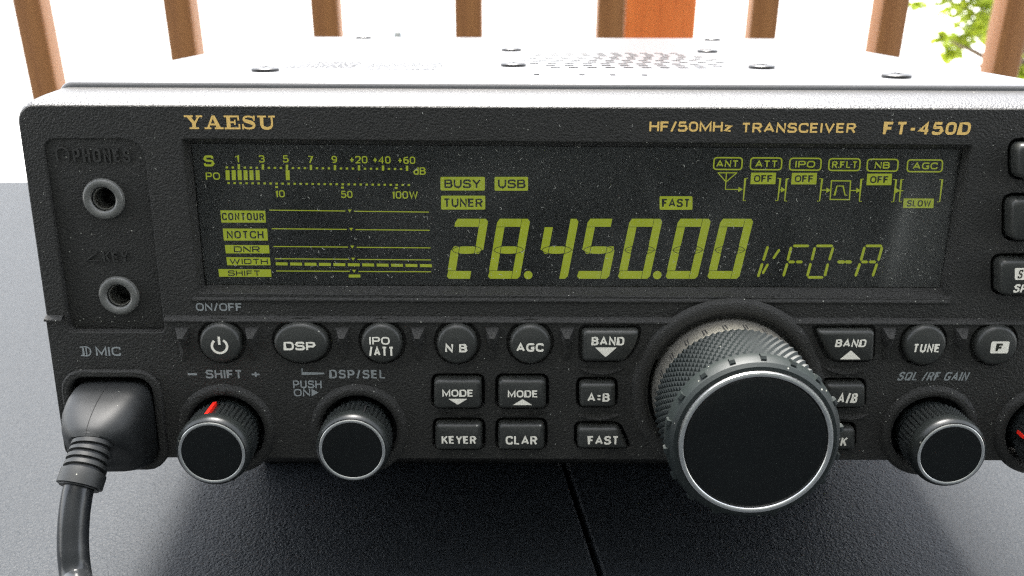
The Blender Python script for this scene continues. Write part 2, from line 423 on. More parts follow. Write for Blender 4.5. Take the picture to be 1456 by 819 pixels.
keys = []   # (outline, label, kind)
def round_key(u, v, ru, rv, label):
    c = pc(u, v); a = pc(u+ru, v)[0]-c[0]; b = c[1]-pc(u, v+rv)[1]
    keys.append((circ(c[0], c[1], a, 44, b), label))
round_key(312, 489.5, 29.5, 27.5, 'round power key with a power symbol'); 
round_key(427, 489.5, 38.5, 28, 'oval key reading DSP')
round_key(542, 490, 29, 27.5, 'round key reading IPO /ATT')
round_key(649.5, 491, 28.5, 27.5, 'round key reading NB')
round_key(754, 491, 29, 27.5, 'round key reading AGC')
keys.append((key_pts([(829, 471), (909, 471), (905, 492), (889, 515), (829, 515)], [1.0, .8, 1.5, 1.2, 1.0]), 'key reading BAND with a downward triangle'))
keys.append((key_pts(box_q(617, 541, 684, 582), 1.1), 'key reading MODE with a downward triangle'))
keys.append((key_pts(box_q(709, 541, 776, 582), 1.1), 'key reading MODE with an upward triangle'))
keys.append((key_pts(box_q(825, 546, 875, 580), 1.0), 'small key reading A=B'))
keys.append((key_pts(box_q(619, 604, 685, 641), 1.1), 'key reading KEYER'))
keys.append((key_pts(box_q(709, 604, 774, 641), 1.1), 'key reading CLAR'))
keys.append((key_pts([(822, 609), (880, 609), (893, 639), (822, 639)], [1, 1.2, .8, 1]), 'key reading FAST'))
keys.append((key_pts([(1163, 471), (1245, 471), (1243, 515), (1184, 515)], [1.0, .9, 1.0, 1.6]), 'key reading BAND with an upward triangle'))
keys.append((key_pts(box_q(1176, 547, 1231, 581), 1.0), 'small key reading A/B'))
keys.append((key_pts(box_q(1158, 610, 1217, 641), 1.0), 'key with its reading half hidden by the dial'))
round_key(1317.5, 492.5, 29.5, 28, 'round key reading TUNE')
round_key(1419, 493, 29.5, 27.5, 'round key with a pale F')
keys.append((key_pts([(1424, 371), (1530, 371), (1530, 421), (1424, 421)], 1.6), 'rectangular key with a pale S at the right of the panel'))
keys.append((key_pts([(1440, 284), (1540, 284), (1540, 343), (1440, 343)], 1.8), 'middle blank key at the right edge of the panel'))
keys.append((key_pts([(1449, 205), (1548, 205), (1548, 255), (1449, 255)], 1.8), 'upper blank key at the right edge of the panel'))

KN = {'shift': (-63.75, 7.4), 'sel': (-34.0, 7.5), 'sql': (94.0, 7.7), 'vol': (119.6, 8.0)}
BIG = (48.0, 17.4)
# ---- front plates
up_out = rr(-101.2, 24, 131.0, 79.3, 3.8)
a0 = rr(-100.6, 24, 130.4, 78.6, 3.4)
lcd_hole = rpoly([P(258, 198), P(1383, 207), P(1352, 424), P(282, 416)], .9)
ph_hole = rpoly([(-96.6, 72.4), (-76.0, 72.4), (-75.8, 29.6), (-97.0, 29.6)], [2.6, 4.5, 1.0, 2.5])
holes_up = [ring_of(k, .75) for k, l in keys if min(p[1] for p in k) > 36]
v1, f1 = prism([up_out, lcd_hole, ph_hole]+holes_up, 0.0, 3.0, .28)
R_ = 20.9; zb = 33.3; dx = math.sqrt(R_**2-(zb-BIG[1])**2)
arch = []
an = math.asin((zb-BIG[1])/R_)
for i in range(25):
    a = an+(PI-2*an)*i/24; arch.append((BIG[0]+R_*math.cos(a), BIG[1]+R_*math.sin(a)))
low_out = rpoly([(-100.9, .3), (130.7, .3), (130.7, zb)], [2.5, 2.5, .2])+arch+rpoly([(-75.2, zb), (-75.2, 30.6), (-97.4, 30.6), (-97.4, zb), (-101.0, zb)], [.3, 1.4, 1.8, .2, .2])
# (rpoly wraps round its own list: fix the two joints)
low_out = [(-98.4, .3)]+[(p[0], p[1]) for p in rr(-101, .3, 130.7, zb, 2.4) if p[1] < 3 and p[0] > 100]+[(130.7, zb)]+arch+[(-75.2, zb), (-75.2, 31.6), (-75.6, 30.8), (-76.4, 30.5), (-95.6, 30.5), (-96.8, 30.9), (-97.4, 31.9), (-97.4, zb), (-101, zb)]+[(p[0], p[1]) for p in rr(-101, .3, 130.7, zb, 2.4) if p[1] < 3 and p[0] < -98.3]
low_out = [p for i, p in enumerate(low_out) if (Vector(p)-Vector(low_out[i-1])).length > .02]
holes = [ring_of(k, .75) for k, l in keys if min(p[1] for p in k) < 36]
holes += [circ(BIG[0], BIG[1], 17.6, 72)]+[circ(x, z, 8.6 if z < 8 or 1 else 8.6, 48) for x, z in list(KN.values())]
def lens_px(u0, u1, v, dz):
    a = P(u0, v, -1); b = P(u1, v, -1); return lens(a[0], b[0], a[1], dz)
holes = [h for h in holes if True]
# the wells of the small knobs reach below the sheet: clip them at the lower edge
holes = [[(x, max(z, 1.3)) for x, z in h] for h in holes]
holes = [[p for i, p in enumerate(h) if (Vector(p)-Vector(h[i-1])).length > .01] for h in holes]
mic_in = rr(-97.6, 1.3, -79.2, 20.2, 3.5)
v2, f2 = prism([low_out]+holes+[mic_in], -1.0, 1.45, .22)
pm = MB(); pm.add(v1, f1); pm.add(v2, f2)
panel = pm.build('front_panel', M['panel'], radio)
# frame around the panel: lofted rounded rectangles going back
fm = MB(); rings = []
for y, l, r, b, t, rad in ((.5, -100.9, 130.7, .4, 79.0, 3.6), (.24, -101.25, 131.05, .1, 79.35, 3.8), (.9, -101.5, 131.3, 0, 79.85, 3.9), (2.2, -101.4, 131.2, 0, 80.35, 4.0), (5.0, -100.2, 130.2, .4, 81.1, 4), (9.4, -98.2, 128.4, 1.0, 82.0, 4.0), (10.2, -97.4, 127.6, 1.6, 81.4, 4), (10.2, -92, 120, 8, 76, 4)):
    rings.append([(p[0], y, p[1]) for p in rr(l, b, r, t, rad, 6)])
n = len(rings[0]); v = [p for rg in rings for p in rg]; f = []
for j in range(len(rings)-1):
    for i in range(n):
        k = (i+1) % n; f.append((j*n+i, (j+1)*n+i, (j+1)*n+k, j*n+k))
link('front_bezel', v, f, M['bezel'], radio, smooth=50)
# dark backing behind the wells
bk = MB(); bk.box(-98, 128, 3.2, 4.0, 1.6, 36); bk.box(100, 128, 3.4, 4.2, 37, 76); bk.build('panel_backing', M['dark'], panel, smooth=0)
# floor of the headphone recess, deeper at its lower end
def recess_y(z): return .35+(73-z)/44*1.8
JK = []
for (u, v) in ((145, 284), (167, 422)):
    y = recess_y(P(u, v, 2)[1])-1.2; JK.append(P(u, v, y))
v, f = prism([rrect_pts(-97.5, 29.1, -75.2, 73)]+[circ(x, z, 3.2, 32) for x, z in JK], -.1, .1, .01, 1)
# densify is not needed: the floor is a plane tilted about X
rf = MB(); rf.add([(a[0], a[1]+.1+recess_y(a[2]), a[2]) for a in v], f)
rf.add([(-97.5, 2.15, 29.2), (-75.2, 2.15, 29.2), (-75.2, .4, 29.2), (-97.5, .4, 29.2)], [(0, 1, 2, 3)])
rf.build('jack_recess', M['panel'], radio, smooth=0)

# sloping ledge along the top of the lower plate, catches the sky
def ledge(x0, x1):
    zs = [(-.02, zb+.85), (-.3, zb+.78), (-1.3, zb+.25), (-1.5, zb+.02), (-1.45, zb-.25), (-.9, zb-.4)]
    vv = [(x, y, z) for x in (x0, x1) for y, z in zs]; n = len(zs)
    link('panel_ledge', vv, [(i, i+1, n+i+1, n+i) for i in range(n-1)], M['panel'], panel, smooth=60)
ledge(-101.2, -97.4); ledge(-75.2, BIG[0]-dx+.4); ledge(BIG[0]+dx-.4, 130.9)
# lip under the display window
vv = [(-69, .02, 38.3), (95, .02, 38.3), (95, -.35, 37.9), (-69, -.35, 37.9), (-69, -.36, 37.5), (95, -.36, 37.5), (95, .0, 37.2), (-69, .0, 37.2)]
link('window_lip', vv, [(0, 3, 2, 1), (3, 4, 5, 2), (4, 7, 6, 5)], M['panel'], panel, smooth=60)
# ---- collars round the knobs
def ring_collar(c, ri, ro, y0, h, name='knob_collar', n=72, cut=None):
    pr = [(ro+.7, y0+.1), (ro+.1, y0-h*.7), (ro-.25, y0-h), (ri+.5, y0-h), (ri+.12, y0-h*.75), (ri, y0-.1), (ri, y0+2.6)]
    v, f = lathe(c[0], c[1], pr, n, False)
    return link(name, v, f, M['panel'], panel, smooth=50)
for k, c in KN.items(): ring_collar(c, 8.5, 10.4, -1.0, 1.0)
ring_collar(BIG, 18.2, 20.7, -1.0, .9)
# small pip on top of the collar of the red-pointer knob
v, f = lathe(KN['shift'][0], KN['shift'][1]+9.6, [(.7, -1.5), (.7, -2.2), (.45, -2.5)], 16)
link('index_pip', v, f, M['panel'], panel)
# rim of the microphone socket
v, f = prism([rr(-99.4, -2.4, -77.4, 21.9, 5), rr(-97.6, -.8, -79.2, 20.2, 3.6)], -2.0, .8, .5)
link('socket_rim', v, f, M['panel'], panel)
# fins between the keys of the top row
for u in (259, 358, 487, 594, 700, 806, 1264, 1367):
    x, z = P(u, 468, -1)
    w = 1.6; zt = z+.55
    vv = [(x-w, -.95, zt), (x+w, -.95, zt), (x+.5, -3.1, zt-2.0), (x-.5, -3.1, zt-2.0),
          (x-1.3, -.95, zt-4.0), (x+1.3, -.95, zt-4.0), (x, -1.8, zt-5.2), (x-.9, -.95, zt-8.2), (x+.9, -.95, zt-8.2)]
    ff = [(0, 3, 2, 1), (0, 4, 3), (1, 2, 5), (3, 4, 6), (3, 6, 2), (2, 6, 5), (4, 7, 6), (6, 8, 5), (6, 7, 8)]
    link('panel_fin', vv, ff, M['panel'], panel, smooth=0)
# thumb scoops below the keys: shallow half-moon ledges whose lip catches the light
def scoop(u0, u1, v, dz, s0=0., s1=0.):
    a = P(u0, v, -1); b = P(u1, v, -1); n = 16; m = MB(); vv = []; ff = []
    for j, (t, y) in enumerate(((0, -1.02), (.55, -1.05), (.9, -1.5), (1.05, -1.75), (1.2, -1.7), (1.45, -1.02))):
        for i in range(n+1):
            s = i/n; sag = math.sin(PI*s)*(1-s0*(1-s)-s1*s)+s0*(1-s)*0; vv.append((a[0]+(b[0]-a[0])*s, y+(-1.0-y)*(1-min(1, math.sin(PI*s)*2.2)), a[1]-dz*t*sag-.02*j))
    for j in range(5):
        for i in range(n): ff.append((j*(n+1)+i, (j+1)*(n+1)+i, (j+1)*(n+1)+i+1, j*(n+1)+i+1))
    link('key_scoop', vv, ff, M['panel'], panel, smooth=60)
scoop(822, 888, 523, 1.1); scoop(819, 882, 588, 1.1); scoop(614, 690, 584, 1.0, .7, 0); scoop(704, 780, 585, 1.0, 0, .7)
scoop(1172, 1236, 523, 1.1); scoop(1180, 1236, 588, 1.0)

# ---- keys
def legend(parent, s, u0, v0, u1, v1, y=YB-.03, mat='white', bold=.018, shear=0, th=.08, sp=1.0, name='legend'):
    a = P(u0, v1, y); b = P(u1, v0, y)
    v, f = text_mesh(s, a[0], a[1], b[0], b[1], y, th, bold, shear, spacing=sp)
    return link(name, v, f, M[mat], parent, smooth=0)
def mark(parent, polys, y, mat, name='symbol'):
    m = MB()
    for i, q in enumerate(polys): m.flat(q, y-.002*(i % 4))
    return m.build(name, M[mat], parent, smooth=0)
def px(pts, Y): return [P(u, v, Y) for u, v in pts]
keyobj = []
for out, lab in keys:
    cx = sum(p[0] for p in out)/len(out); cz = sum(p[1] for p in out)/len(out)
    vv = []; ff = []; n = len(out)
    for d, y in ((.1, 2.4), (.1, -1.6), (0, -2.2), (-.28, -2.72), (-.75, YB), ):
        g = ring_of(out, d); vv += [(p[0], y, p[1]) for p in g]
    for j in range(4):
        for i in range(n):
            k = (i+1) % n; ff.append((j*n+i, (j+1)*n+i, (j+1)*n+k, j*n+k))
    ff.append(tuple(4*n+i for i in range(n)))
    bm = bmesh.new(); vs = [bm.verts.new(q) for q in vv]
    for q in ff:
        try: bm.faces.new([vs[i] for i in q])
        except ValueError: pass
    bmesh.ops.recalc_face_normals(bm, faces=bm.faces)
    vv = [tuple(q.co) for q in bm.verts]; bm.verts.index_update(); ff = [tuple(q.index for q in fc.verts) for fc in bm.faces]; bm.free()
    keyobj.append(link('button', vv, ff, M['button'], radio, smooth=50, label=lab))
K = keyobj; Y1 = YB-.05
# power symbol
c = P(312, 491, Y1); s = 1/6.45
arc = [(c[0]+10.6*s*math.sin(math.radians(a)), c[1]-.2+10.2*s*math.cos(math.radians(a))) for a in range(32, 329, 12)]
mark(K[0], strokes(arc, 3.4*s)+strokes([(c[0], c[1]+.1), (c[0], c[1]+2.0)], 3.4*s), Y1, 'white')
legend(K[1], 'DSP', 404, 486, 448, 498, bold=.03)
legend(K[2], 'IPO', 525, 479, 554, 490, bold=.02); legend(K[2], '/ATT', 525, 493, 560, 506, bold=.02)
legend(K[3], 'N B', 633, 489, 664, 501, bold=.03)
legend(K[4], 'AGC', 734, 488, 773, 500, bold=.03)
legend(K[5], 'BAND', 841, 479, 888, 491, bold=.025)
mark(K[5], [rpoly(px([(846, 494), (877, 494), (861, 508)], Y1), .25)], Y1, 'white')
legend(K[6], 'MODE', 629, 554, 673, 564, bold=.022); mark(K[6], [rpoly(px([(637, 567), (665, 567), (651, 575.5)], Y1), .2)], Y1, 'white')
legend(K[7], 'MODE', 722, 555, 765, 565, bold=.022); mark(K[7], [rpoly(px([(729, 576), (757, 576), (743, 567.5)], Y1), .2)], Y1, 'white')
legend(K[8], 'A=B', 835, 559, 867, 571, bold=.022)
legend(K[9], 'KEYER', 628, 620, 677, 631, bold=.022)
legend(K[10], 'CLAR', 719, 620, 764, 632, bold=.022)
legend(K[11], 'FAST', 836, 620, 880, 632, bold=.022)
legend(K[12], 'BAND', 1187, 482.5, 1233, 493.5, bold=.025, shear=.1)
mark(K[12], [rpoly(px([(1194, 511), (1224, 511), (1210, 498)], Y1), .25)], Y1, 'white')
legend(K[13], 'A/B', 1190, 559, 1221, 573, bold=.022, shear=.1)
legend(K[14], 'LOCK', 1163, 622, 1206, 634, bold=.022, shear=.1)
legend(K[15], 'TUNE', 1297, 489, 1338, 501, bold=.022, shear=.08)
mark(K[16], [rpoly(px([(1410, 485.5), (1436, 485.5), (1433, 502.5), (1407.5, 502.5)], Y1), .4)], Y1, 'white')
legend(K[16], 'F', 1415, 488.5, 1428, 500, Y1-.05, 'lcd_ink', bold=.04, shear=.1)
mark(K[17], [rpoly(px([(1443, 381), (1480, 381), (1480, 398), (1443, 398)], Y1), .35)], Y1, 'white')
legend(K[17], 'S', 1446.5, 383.5, 1456, 396, Y1-.05, 'lcd_ink', bold=.0, shear=.1)
legend(K[17], 'SPLIT', 1440, 404, 1484, 416, bold=.022, shear=.15)

# ---- lettering on the panel
def lettering(s, u0, v0, u1, v1, y=-1.02, mat='grey', bold=.015, shear=0, th=.05, sp=1.0, name='lettering'):
    return legend(panel, s, u0, v0, u1, v1, y, mat, bold, shear, th, sp, name)
lettering('ON/OFF', 279, 431, 344, 442, y=-.03)
lettering('MIC', 137, 493, 171, 506)
x, z = P(115, 506, -1.03); x2, z2 = P(129, 493, -1.03); w = x2-x; h = z2-z
dsh = [(x+w*.28, z), (x+w*.28, z2), (x+w*.5, z2)]+[(x+w*.5+w*.45*math.sin(math.radians(a)), (z+z2)/2+h/2*math.cos(math.radians(a))) for a in range(10, 180, 20)]+[(x+w*.5, z)]
mark(panel, strokes(dsh, .28, True)+strokes([(x+w*.55, z+.2), (x+w*.55, z2-.2)], .28)+strokes([(x, z2-.1), (x+w*.28, z2-.1)], .28)+strokes([(x, z+.1), (x+w*.28, z+.1)], .28), -1.03, 'grey', 'microphone_symbol')
lettering('SHIFT', 293, 526, 344, 538, bold=.02)
lettering('-', 267, 530.5, 280, 533.5, bold=.01); lettering('+', 357, 526, 370, 538, bold=.02)
lettering('DSP/SEL', 469, 526, 548, 538, bold=.018, sp=1.15)
lettering('PUSH', 417, 541, 457, 552, bold=.012); lettering('ON', 418, 553, 441, 563.5, bold=.012)
mark(panel, [px([(443, 553), (443, 563.5), (453, 558)], -1.03)], -1.03, 'grey', 'arrow_symbol')
mark(panel, strokes(px([(429.5, 524), (429.5, 531), (461, 531)], -1.03), .38), -1.03, 'grey', 'bracket_symbol')
lettering('SQL /RF GAIN', 1275, 529, 1380, 541, bold=.015, shear=.28)
lettering('HF/50MHz', 923, 173, 1041, 187, y=-.03, mat='gold', bold=.022)
lettering('TRANSCEIVER', 1054, 175, 1218, 188.5, y=-.03, mat='gold', bold=.022, sp=1.08)
lettering('FT-450D', 1255, 173.5, 1382, 191.5, y=-.03, mat='gold', bold=.028, shear=.06, sp=1.1)
# maker's wordmark in wide slab letters
LET = {
 'Y': (15, [[(1.8, 9.3), (5.4, 9.3), (9.1, 4.4), (9.1, 3.4), (6.1, 3.4), (6.1, 4.2)], [(11.0, 9.3), (12.7, 9.3), (9.0, 3.8), (7.8, 4.8)], [(6.1, 0), (9.1, 0), (9.1, 4.4), (6.1, 4.4)], [(0, 8.7), (7.2, 8.7), (7.2, 10), (0, 10)], [(9.6, 8.7), (14.8, 8.7), (14.8, 10), (9.6, 10)], [(3.8, 0), (11.4, 0), (11.4, 1.3), (3.8, 1.3)]]),
 'A': (15.2, [[(1.8, .6), (3.5, .6), (7.6, 8.6), (6.4, 10)], [(6.2, 10), (8.7, 10), (13.4, .6), (9.8, .6)], [(3.6, 2.8), (10.4, 2.8), (10.4, 4.1), (3.6, 4.1)], [(0, 0), (5.4, 0), (5.4, 1.3), (0, 1.3)], [(8.2, 0), (15.2, 0), (15.2, 1.3), (8.2, 1.3)]]),
 'E': (12.8, [[(1.8, 0), (4.9, 0), (4.9, 10), (1.8, 10)], [(0, 8.7), (12, 8.7), (12, 10), (0, 10)], [(0, 0), (12.6, 0), (12.6, 1.3), (0, 1.3)], [(4.6, 4.5), (9, 4.5), (9, 5.7), (4.6, 5.7)], [(7.9, 3.2), (9.1, 3.2), (9.1, 7), (7.9, 7)], [(10.7, 6.4), (12, 6.4), (12, 10), (10.7, 10)], [(11.2, 0), (12.6, 0), (12.6, 3.9), (11.2, 3.9)]]),
}
sp_ = spline([(10.1, 7.3), (8.8, 8.8), (5.7, 9.4), (2.9, 8.8), (2.1, 7.4), (3.3, 6.2), (6.2, 5.4), (9.2, 4.3), (10.0, 2.7), (8.8, 1.1), (5.6, .6), (2.6, 1.2), (1.1, 3)], 3)
kk = len(sp_)
LET['S'] = (12, strokes(sp_, [1.2+1.6*math.exp(-((i/kk-.5)/.2)**2) for i in range(kk)])+[[(9.6, 6.3), (10.9, 6.3), (10.9, 10), (9.6, 10)], [(.4, 0), (1.7, 0), (1.7, 3.9), (.4, 3.9)]])
sp_ = spline([(3.5, 9), (3.5, 3.5), (4.7, 1.4), (7.4, .75), (10.2, 1.4), (11.5, 3.6), (11.5, 9)], 4); kk = len(sp_)
LET['U'] = (14.4, strokes(sp_, [2.9-1.5*i/kk for i in range(kk)])+[[(0, 8.7), (7.2, 8.7), (7.2, 10), (0, 10)], [(8.8, 8.7), (14.2, 8.7), (14.2, 10), (8.8, 10)]])
wm = MB(); a = P(263, 183.5, -.03); b = P(391, 164.5, -.03); tot = sum(LET[c][0]+.9 for c in 'YAESU')-.9
x = 0
for ch in 'YAESU':
    w, polys = LET[ch]
    for i, q in enumerate(polys):
        wm.flat([(a[0]+(x+p[0])/tot*(b[0]-a[0]), a[1]+p[1]/10*(b[1]-a[1])) for p in q], -.03-.0025*(i % 9))
    x += w+.9
wm.build('maker_lettering', M['gold'], panel, smooth=0)
# raised letters in the jack recess
def raised_line(pts, w, name, quads=None):
    m = MB()
    for q in (quads or strokes(pts, w)):
        vv = [(p[0], recess_y(p[1])-.32, p[1]) for p in q]+[(p[0], recess_y(p[1])+.1, p[1]) for p in q]
        m.add(vv, [(0, 1, 2, 3), (0, 4, 5, 1), (1, 5, 6, 2), (2, 6, 7, 3), (3, 7, 4, 0)])
    bm = bmesh.new(); vs = [bm.verts.new(q) for q in m.v]
    for q in m.f: bm.faces.new([vs[i] for i in q])
    bmesh.ops.recalc_face_normals(bm, faces=bm.faces); bm.verts.index_update()
    m.v = [tuple(q.co) for q in bm.verts]; m.f = [tuple(q.index for q in fc.verts) for fc in bm.faces]; bm.free()
    return m.build(name, M['relief'], panel, smooth=0)
def raised(s_, x0, z0, x1, z1): return raised_line(None, 0, 'raised_lettering', text_quads(s_, x0, z0, x1, z1, .012, 0, 1.15))
a = P(107, 230, 1); b = P(186, 211, 1); raised('PHONES', a[0], a[1], b[0], b[1])
a = P(152, 369, 3); b = P(186, 355, 3); raised('KEY', a[0], a[1], b[0], b[1])
c = P(91, 219, 1)
raised_line([(c[0]-1.1, c[1]-1.3), (c[0]-1.3, c[1]+.1)]+[(c[0]-1.3*math.cos(math.radians(a)), c[1]+.2+1.3*math.sin(math.radians(a))) for a in range(0, 181, 30)]+[(c[0]+1.1, c[1]-1.3)], .35, 'headphone_symbol')
c = P(135, 362, 3)
raised_line([(c[0]+1.3, c[1]+1.0), (c[0]-1.2, c[1]-.7), (c[0]+1.4, c[1]-.9)], .35, 'key_symbol')

# ---- jacks
for (u, v) in ((145, 284), (167, 422)):
    z0 = P(u, v, 2)[1]; y = recess_y(z0)-.2; x, z = P(u, v, y-1)
    v_, f_ = lathe(x, z, [(4.4, y+1.2), (4.4, y-.3), (4.0, y-.9), (3.4, y-1.0), (2.75, y-.75), (2.35, y+.2), (2.3, y+5)], 48, True)
    v_, f_ = v_[:7*48], [q for q in f_ if max(q) < 7*48]
    j = link('jack_socket', v_, f_, M['jack'], radio, smooth=50)
    v_, f_ = lathe(x, z, [(2.36, y+3.2), (2.34, y+.5), (2.2, y+.5), (2.1, y+1.6)], 40, False); link('contact_ring', v_, f_, M['collar'], j, smooth=50)
    v_, f_ = lathe(x, z, [(2.4, y-.3), (2.3, y+5), (.1, y+5)], 40); link('jack_hole', v_, f_, M['slot'], j, smooth=0)

# ---- small knobs
def small_knob(c, yf, kind, label):
    x, z = c
    root_prof = [(7.2, 2.8), (7.2, -2.5), (7.35, -3.4)]
    skip = ((-10, 7.5),) if kind == 'red' else ((17, 6.0),) if kind == 'notch' else ((-90, 7),) if kind == 'vol' else ()
    g0 = -3.6; g1 = yf+3.9
    v, f = lathe(x, z, root_prof+[(7.3, g0)], 96, False)
    m = MB(); m.add(v, f)
    v, f = knurl(x, z, 7.2, .8, g0, g1, 44, 6, skip); m.add(v, f)
    v, f = lathe(x, z, [(7.35, g1), (7.2, g1-.15), (7.2, g1-.4), (7.85, g1-.7), (8.05, g1-1.3), (8.0, yf+1.3), (7.8, yf+.6), (7.35, yf+.1), (7.15, yf+.15), (6.9, yf+.45)], 96, False); m.add(v, f)
    k = m.build('knob', M['knob'], radio, smooth=38, label=label)
    v, f = lathe(x, z, [(7.15, yf+.4), (7.12, yf-.1), (7.0, yf-.2), (6.6, yf-.2), (6.48, yf-.1), (6.45, yf+.3)], 96, False); link('ring', v, f, M['chrome'], k, smooth=40)
    v, f = lathe(x, z, [(6.5, yf+.3), (6.45, yf), (6.1, yf-.04), (3, yf-.06)], 96); link('cap', v, f, M['cap'], k, smooth=50)
    def bar(ang, w, h, mat, name, ya, yb):
        a = math.radians(ang); d = Vector((math.sin(a), 0, math.cos(a))); t = Vector((math.cos(a), 0, -math.sin(a))); o = Vector((x, 0, z)); vv = []
        for y in (ya, yb):
            for r, s in ((7.2, -w), (7.35+h, -w), (7.35+h, w), (7.2, w)): p = o+d*r+t*s; vv.append((p.x, y, p.z))
        link(name, vv, [(0, 1, 2, 3), (7, 6, 5, 4), (0, 4, 5, 1), (1, 5, 6, 2), (2, 6, 7, 3), (3, 7, 4, 0)], M[mat], k, smooth=0)
    if kind == 'red': bar(-10, .42, .62, 'red', 'pointer', g0+.1, g1-1.2)
    if kind == 'notch': bar(17, .16, .30, 'dark', 'pointer', g0-.2, g1-1.4)
    if kind == 'vol': bar(-80, .34, .62, 'red', 'pointer', g0-1.2, g1+.4)
    return k
small_knob(KN['shift'], -12.6, 'red', 'small knob with a red pointer line')
small_knob(KN['sel'], -11.2, 'notch', 'small knob with a plain groove, right of the red-lined one')
small_knob(KN['sql'], -12.7, 'plain', 'small knurled knob under the grey GAIN lettering')
small_knob(KN['vol'], -12.0, 'vol', 'small knob cut off by the right edge of the picture')

# ---- main tuning dial
x, z = BIG; YF = -27.6
dial = MB()
v, f = lathe(x, z, [(16.7, 2.8), (16.7, -1), (16.7, -8.2), (16.3, -9.6)], 128, False)
col_v, col_f = v, f
# herringbone rubber grip
n = 78; y0 = -8.6; y1 = -22.4; rows = 11
v, f = knurl(x, z, 16.7, .7, y0, y1, n, rows)
nv = []
for p in v:      # every row turned half a cell against the last: a diamond grip
    a = (p[1]-y0)/(y1-y0)*rows*.5*2*PI/n; dx_, dz_ = p[0]-x, p[2]-z
    nv.append((x+dx_*math.cos(a)+dz_*math.sin(a), p[1], z-dx_*math.sin(a)+dz_*math.cos(a)))
v = nv
dial.add(v, f)
v, f = lathe(x, z, [(16.7, -22.6), (16.75, -22.95), (17.25, -23.1), (17.35, -23.6), (17.25, -25.2), (16.7, -26.6), (16.0, -27.2), (15.3, -27.3), (15.0, -27.0)], 128, False); dial.add(v, f)
big = dial.build('tuning_dial', M['rubber'], radio, smooth=20, label='large rubber-gripped tuning dial with a chrome ring')
# nubs on the rubber lip
for i in range(18):
    a = math.radians(i*20+2); d = Vector((math.sin(a), 0, math.cos(a))); t = Vector((math.cos(a), 0, -math.sin(a))); o = Vector((x, 0, z)); vv = []
    for yy, r0, r1, w in ((-24.3, 16.9, 17.45, .55), (-24.6, 16.9, 17.75, .5), (-25.9, 16.3, 17.75, .5), (-26.2, 16.3, 17.2, .55)):
        for r, s in ((r0, -w), (r1, -w), (r1, w), (r0, w)): p = o+d*r+t*s; vv.append((p.x, yy, p.z))
    ff = [(0, 1, 2, 3), (15, 14, 13, 12)]
    for q in range(3):
        for e in range(4): g = (e+1) % 4; ff.append((q*4+e, (q+1)*4+e, (q+1)*4+g, q*4+g))
    link('grip_nub', vv, ff, M['rubber'], big, smooth=0)
link('metal_collar', col_v, col_f, M['collar'], big, smooth=40)
for i in range(24):      # slots engraved in the metal collar
    a = math.radians(i*15+6); d = Vector((math.sin(a), 0, math.cos(a))); t = Vector((math.cos(a), 0, -math.sin(a))); o = Vector((x, 0, z)); m = MB()
    loop = [(-.33, -4.6), (.33, -4.6), (.33, -7.2), (-.33, -7.2)]
    for q in strokes(loop, .2, True):
        vv = []
        for s, yy in q: p = o+d*16.73+t*s; vv.append((p.x, yy, p.z))
        m.add(vv, [(0, 1, 2, 3)])
    m.build('collar_slot', M['dark'], big, smooth=0)
v, f = lathe(x, z, [(15.25, -27.1), (15.2, -27.5), (15.05, -27.85), (14.7, -28.0), (14.3, -27.95), (14.1, -27.75), (14.05, -27.2)], 128, False); link('ring', v, f, M['chrome'], big, smooth=40)
v, f = lathe(x, z, [(14.15, -27.3), (14.0, -27.5), (13.4, -27.62), (8, -27.7)], 128); link('cap', v, f, M['cap'], big, smooth=50)

# ---- case cover behind the bezel
rings = []
for y, e in ((9.6, .9), (9.75, .2), (10.1, 0), (216, 0), (217, .8)):
    rings.append([(p[0], y, p[1]) for p in rr(-96.6+e, 2+e, 119.5-e, 83.2-e, 3.0, 6)])
n = len(rings[0]); v = [p for rg in rings for p in rg]; f = []
for j in range(len(rings)-1):
    for i in range(n): k = (i+1) % n; f.append((j*n+i, (j+1)*n+i, (j+1)*n+k, j*n+k))
f.append(tuple(range(n))); f.append(tuple((len(rings)-1)*n+i for i in range(n))[::-1])
case = link('case_cover', v, f, M['case'], radio, smooth=50)
def vlathe(cx, cy, prof, n=28):
    v = []; f = []
    for r, zz in prof:
        for i in range(n): a = 2*PI*i/n; v.append((cx+r*math.cos(a), cy+r*math.sin(a), zz))
    for j in range(len(prof)-1):
        for i in range(n): k = (i+1) % n; f.append((j*n+i, j*n+k, (j+1)*n+k, (j+1)*n+i))
    f.append(tuple((len(prof)-1)*n+i for i in range(n))); return v, f
for (sx, sy) in ((-59.5, 39), (.4, 58), (64, 54), (88.5, 27.5), (-.2, 125), (63, 121), (-60, 204), (80, 199)):
    v, f = vlathe(sx, sy, [(3.25, 83.1), (3.3, 83.75), (3.1, 83.95), (2.2, 84.15), (1.2, 84.2), (.6, 84.2)])
    s = link('screw', v, f, M['screw'], radio, smooth=40)
    m = MB(); m.box(sx-1.3, sx+1.3, sy-.2, sy+.2, 84.17, 84.25); m.box(sx-.2, sx+.2, sy-1.3, sy+1.3, 84.16, 84.24); m.build('cross_slot', M['slot'], s, smooth=0)
# speaker grille: rows of short slots inside a half-round field
m = MB()
for j in range(10):
    yy = 54+j*6.6; half = 26*math.sqrt(max(.05, 1-((j-4.5)/6.5)**2)); k = int(half*2/4.6)
    for i in range(k+1):
        xx = 31-half+2*half*i/max(k, 1)+(1.1 if j % 2 else -1.1)
        m.box(xx-1.2, xx+1.2, yy-1.3, yy+1.3, 83.16, 83.24)
m.build('speaker_grille', M['slot'], case, smooth=0)
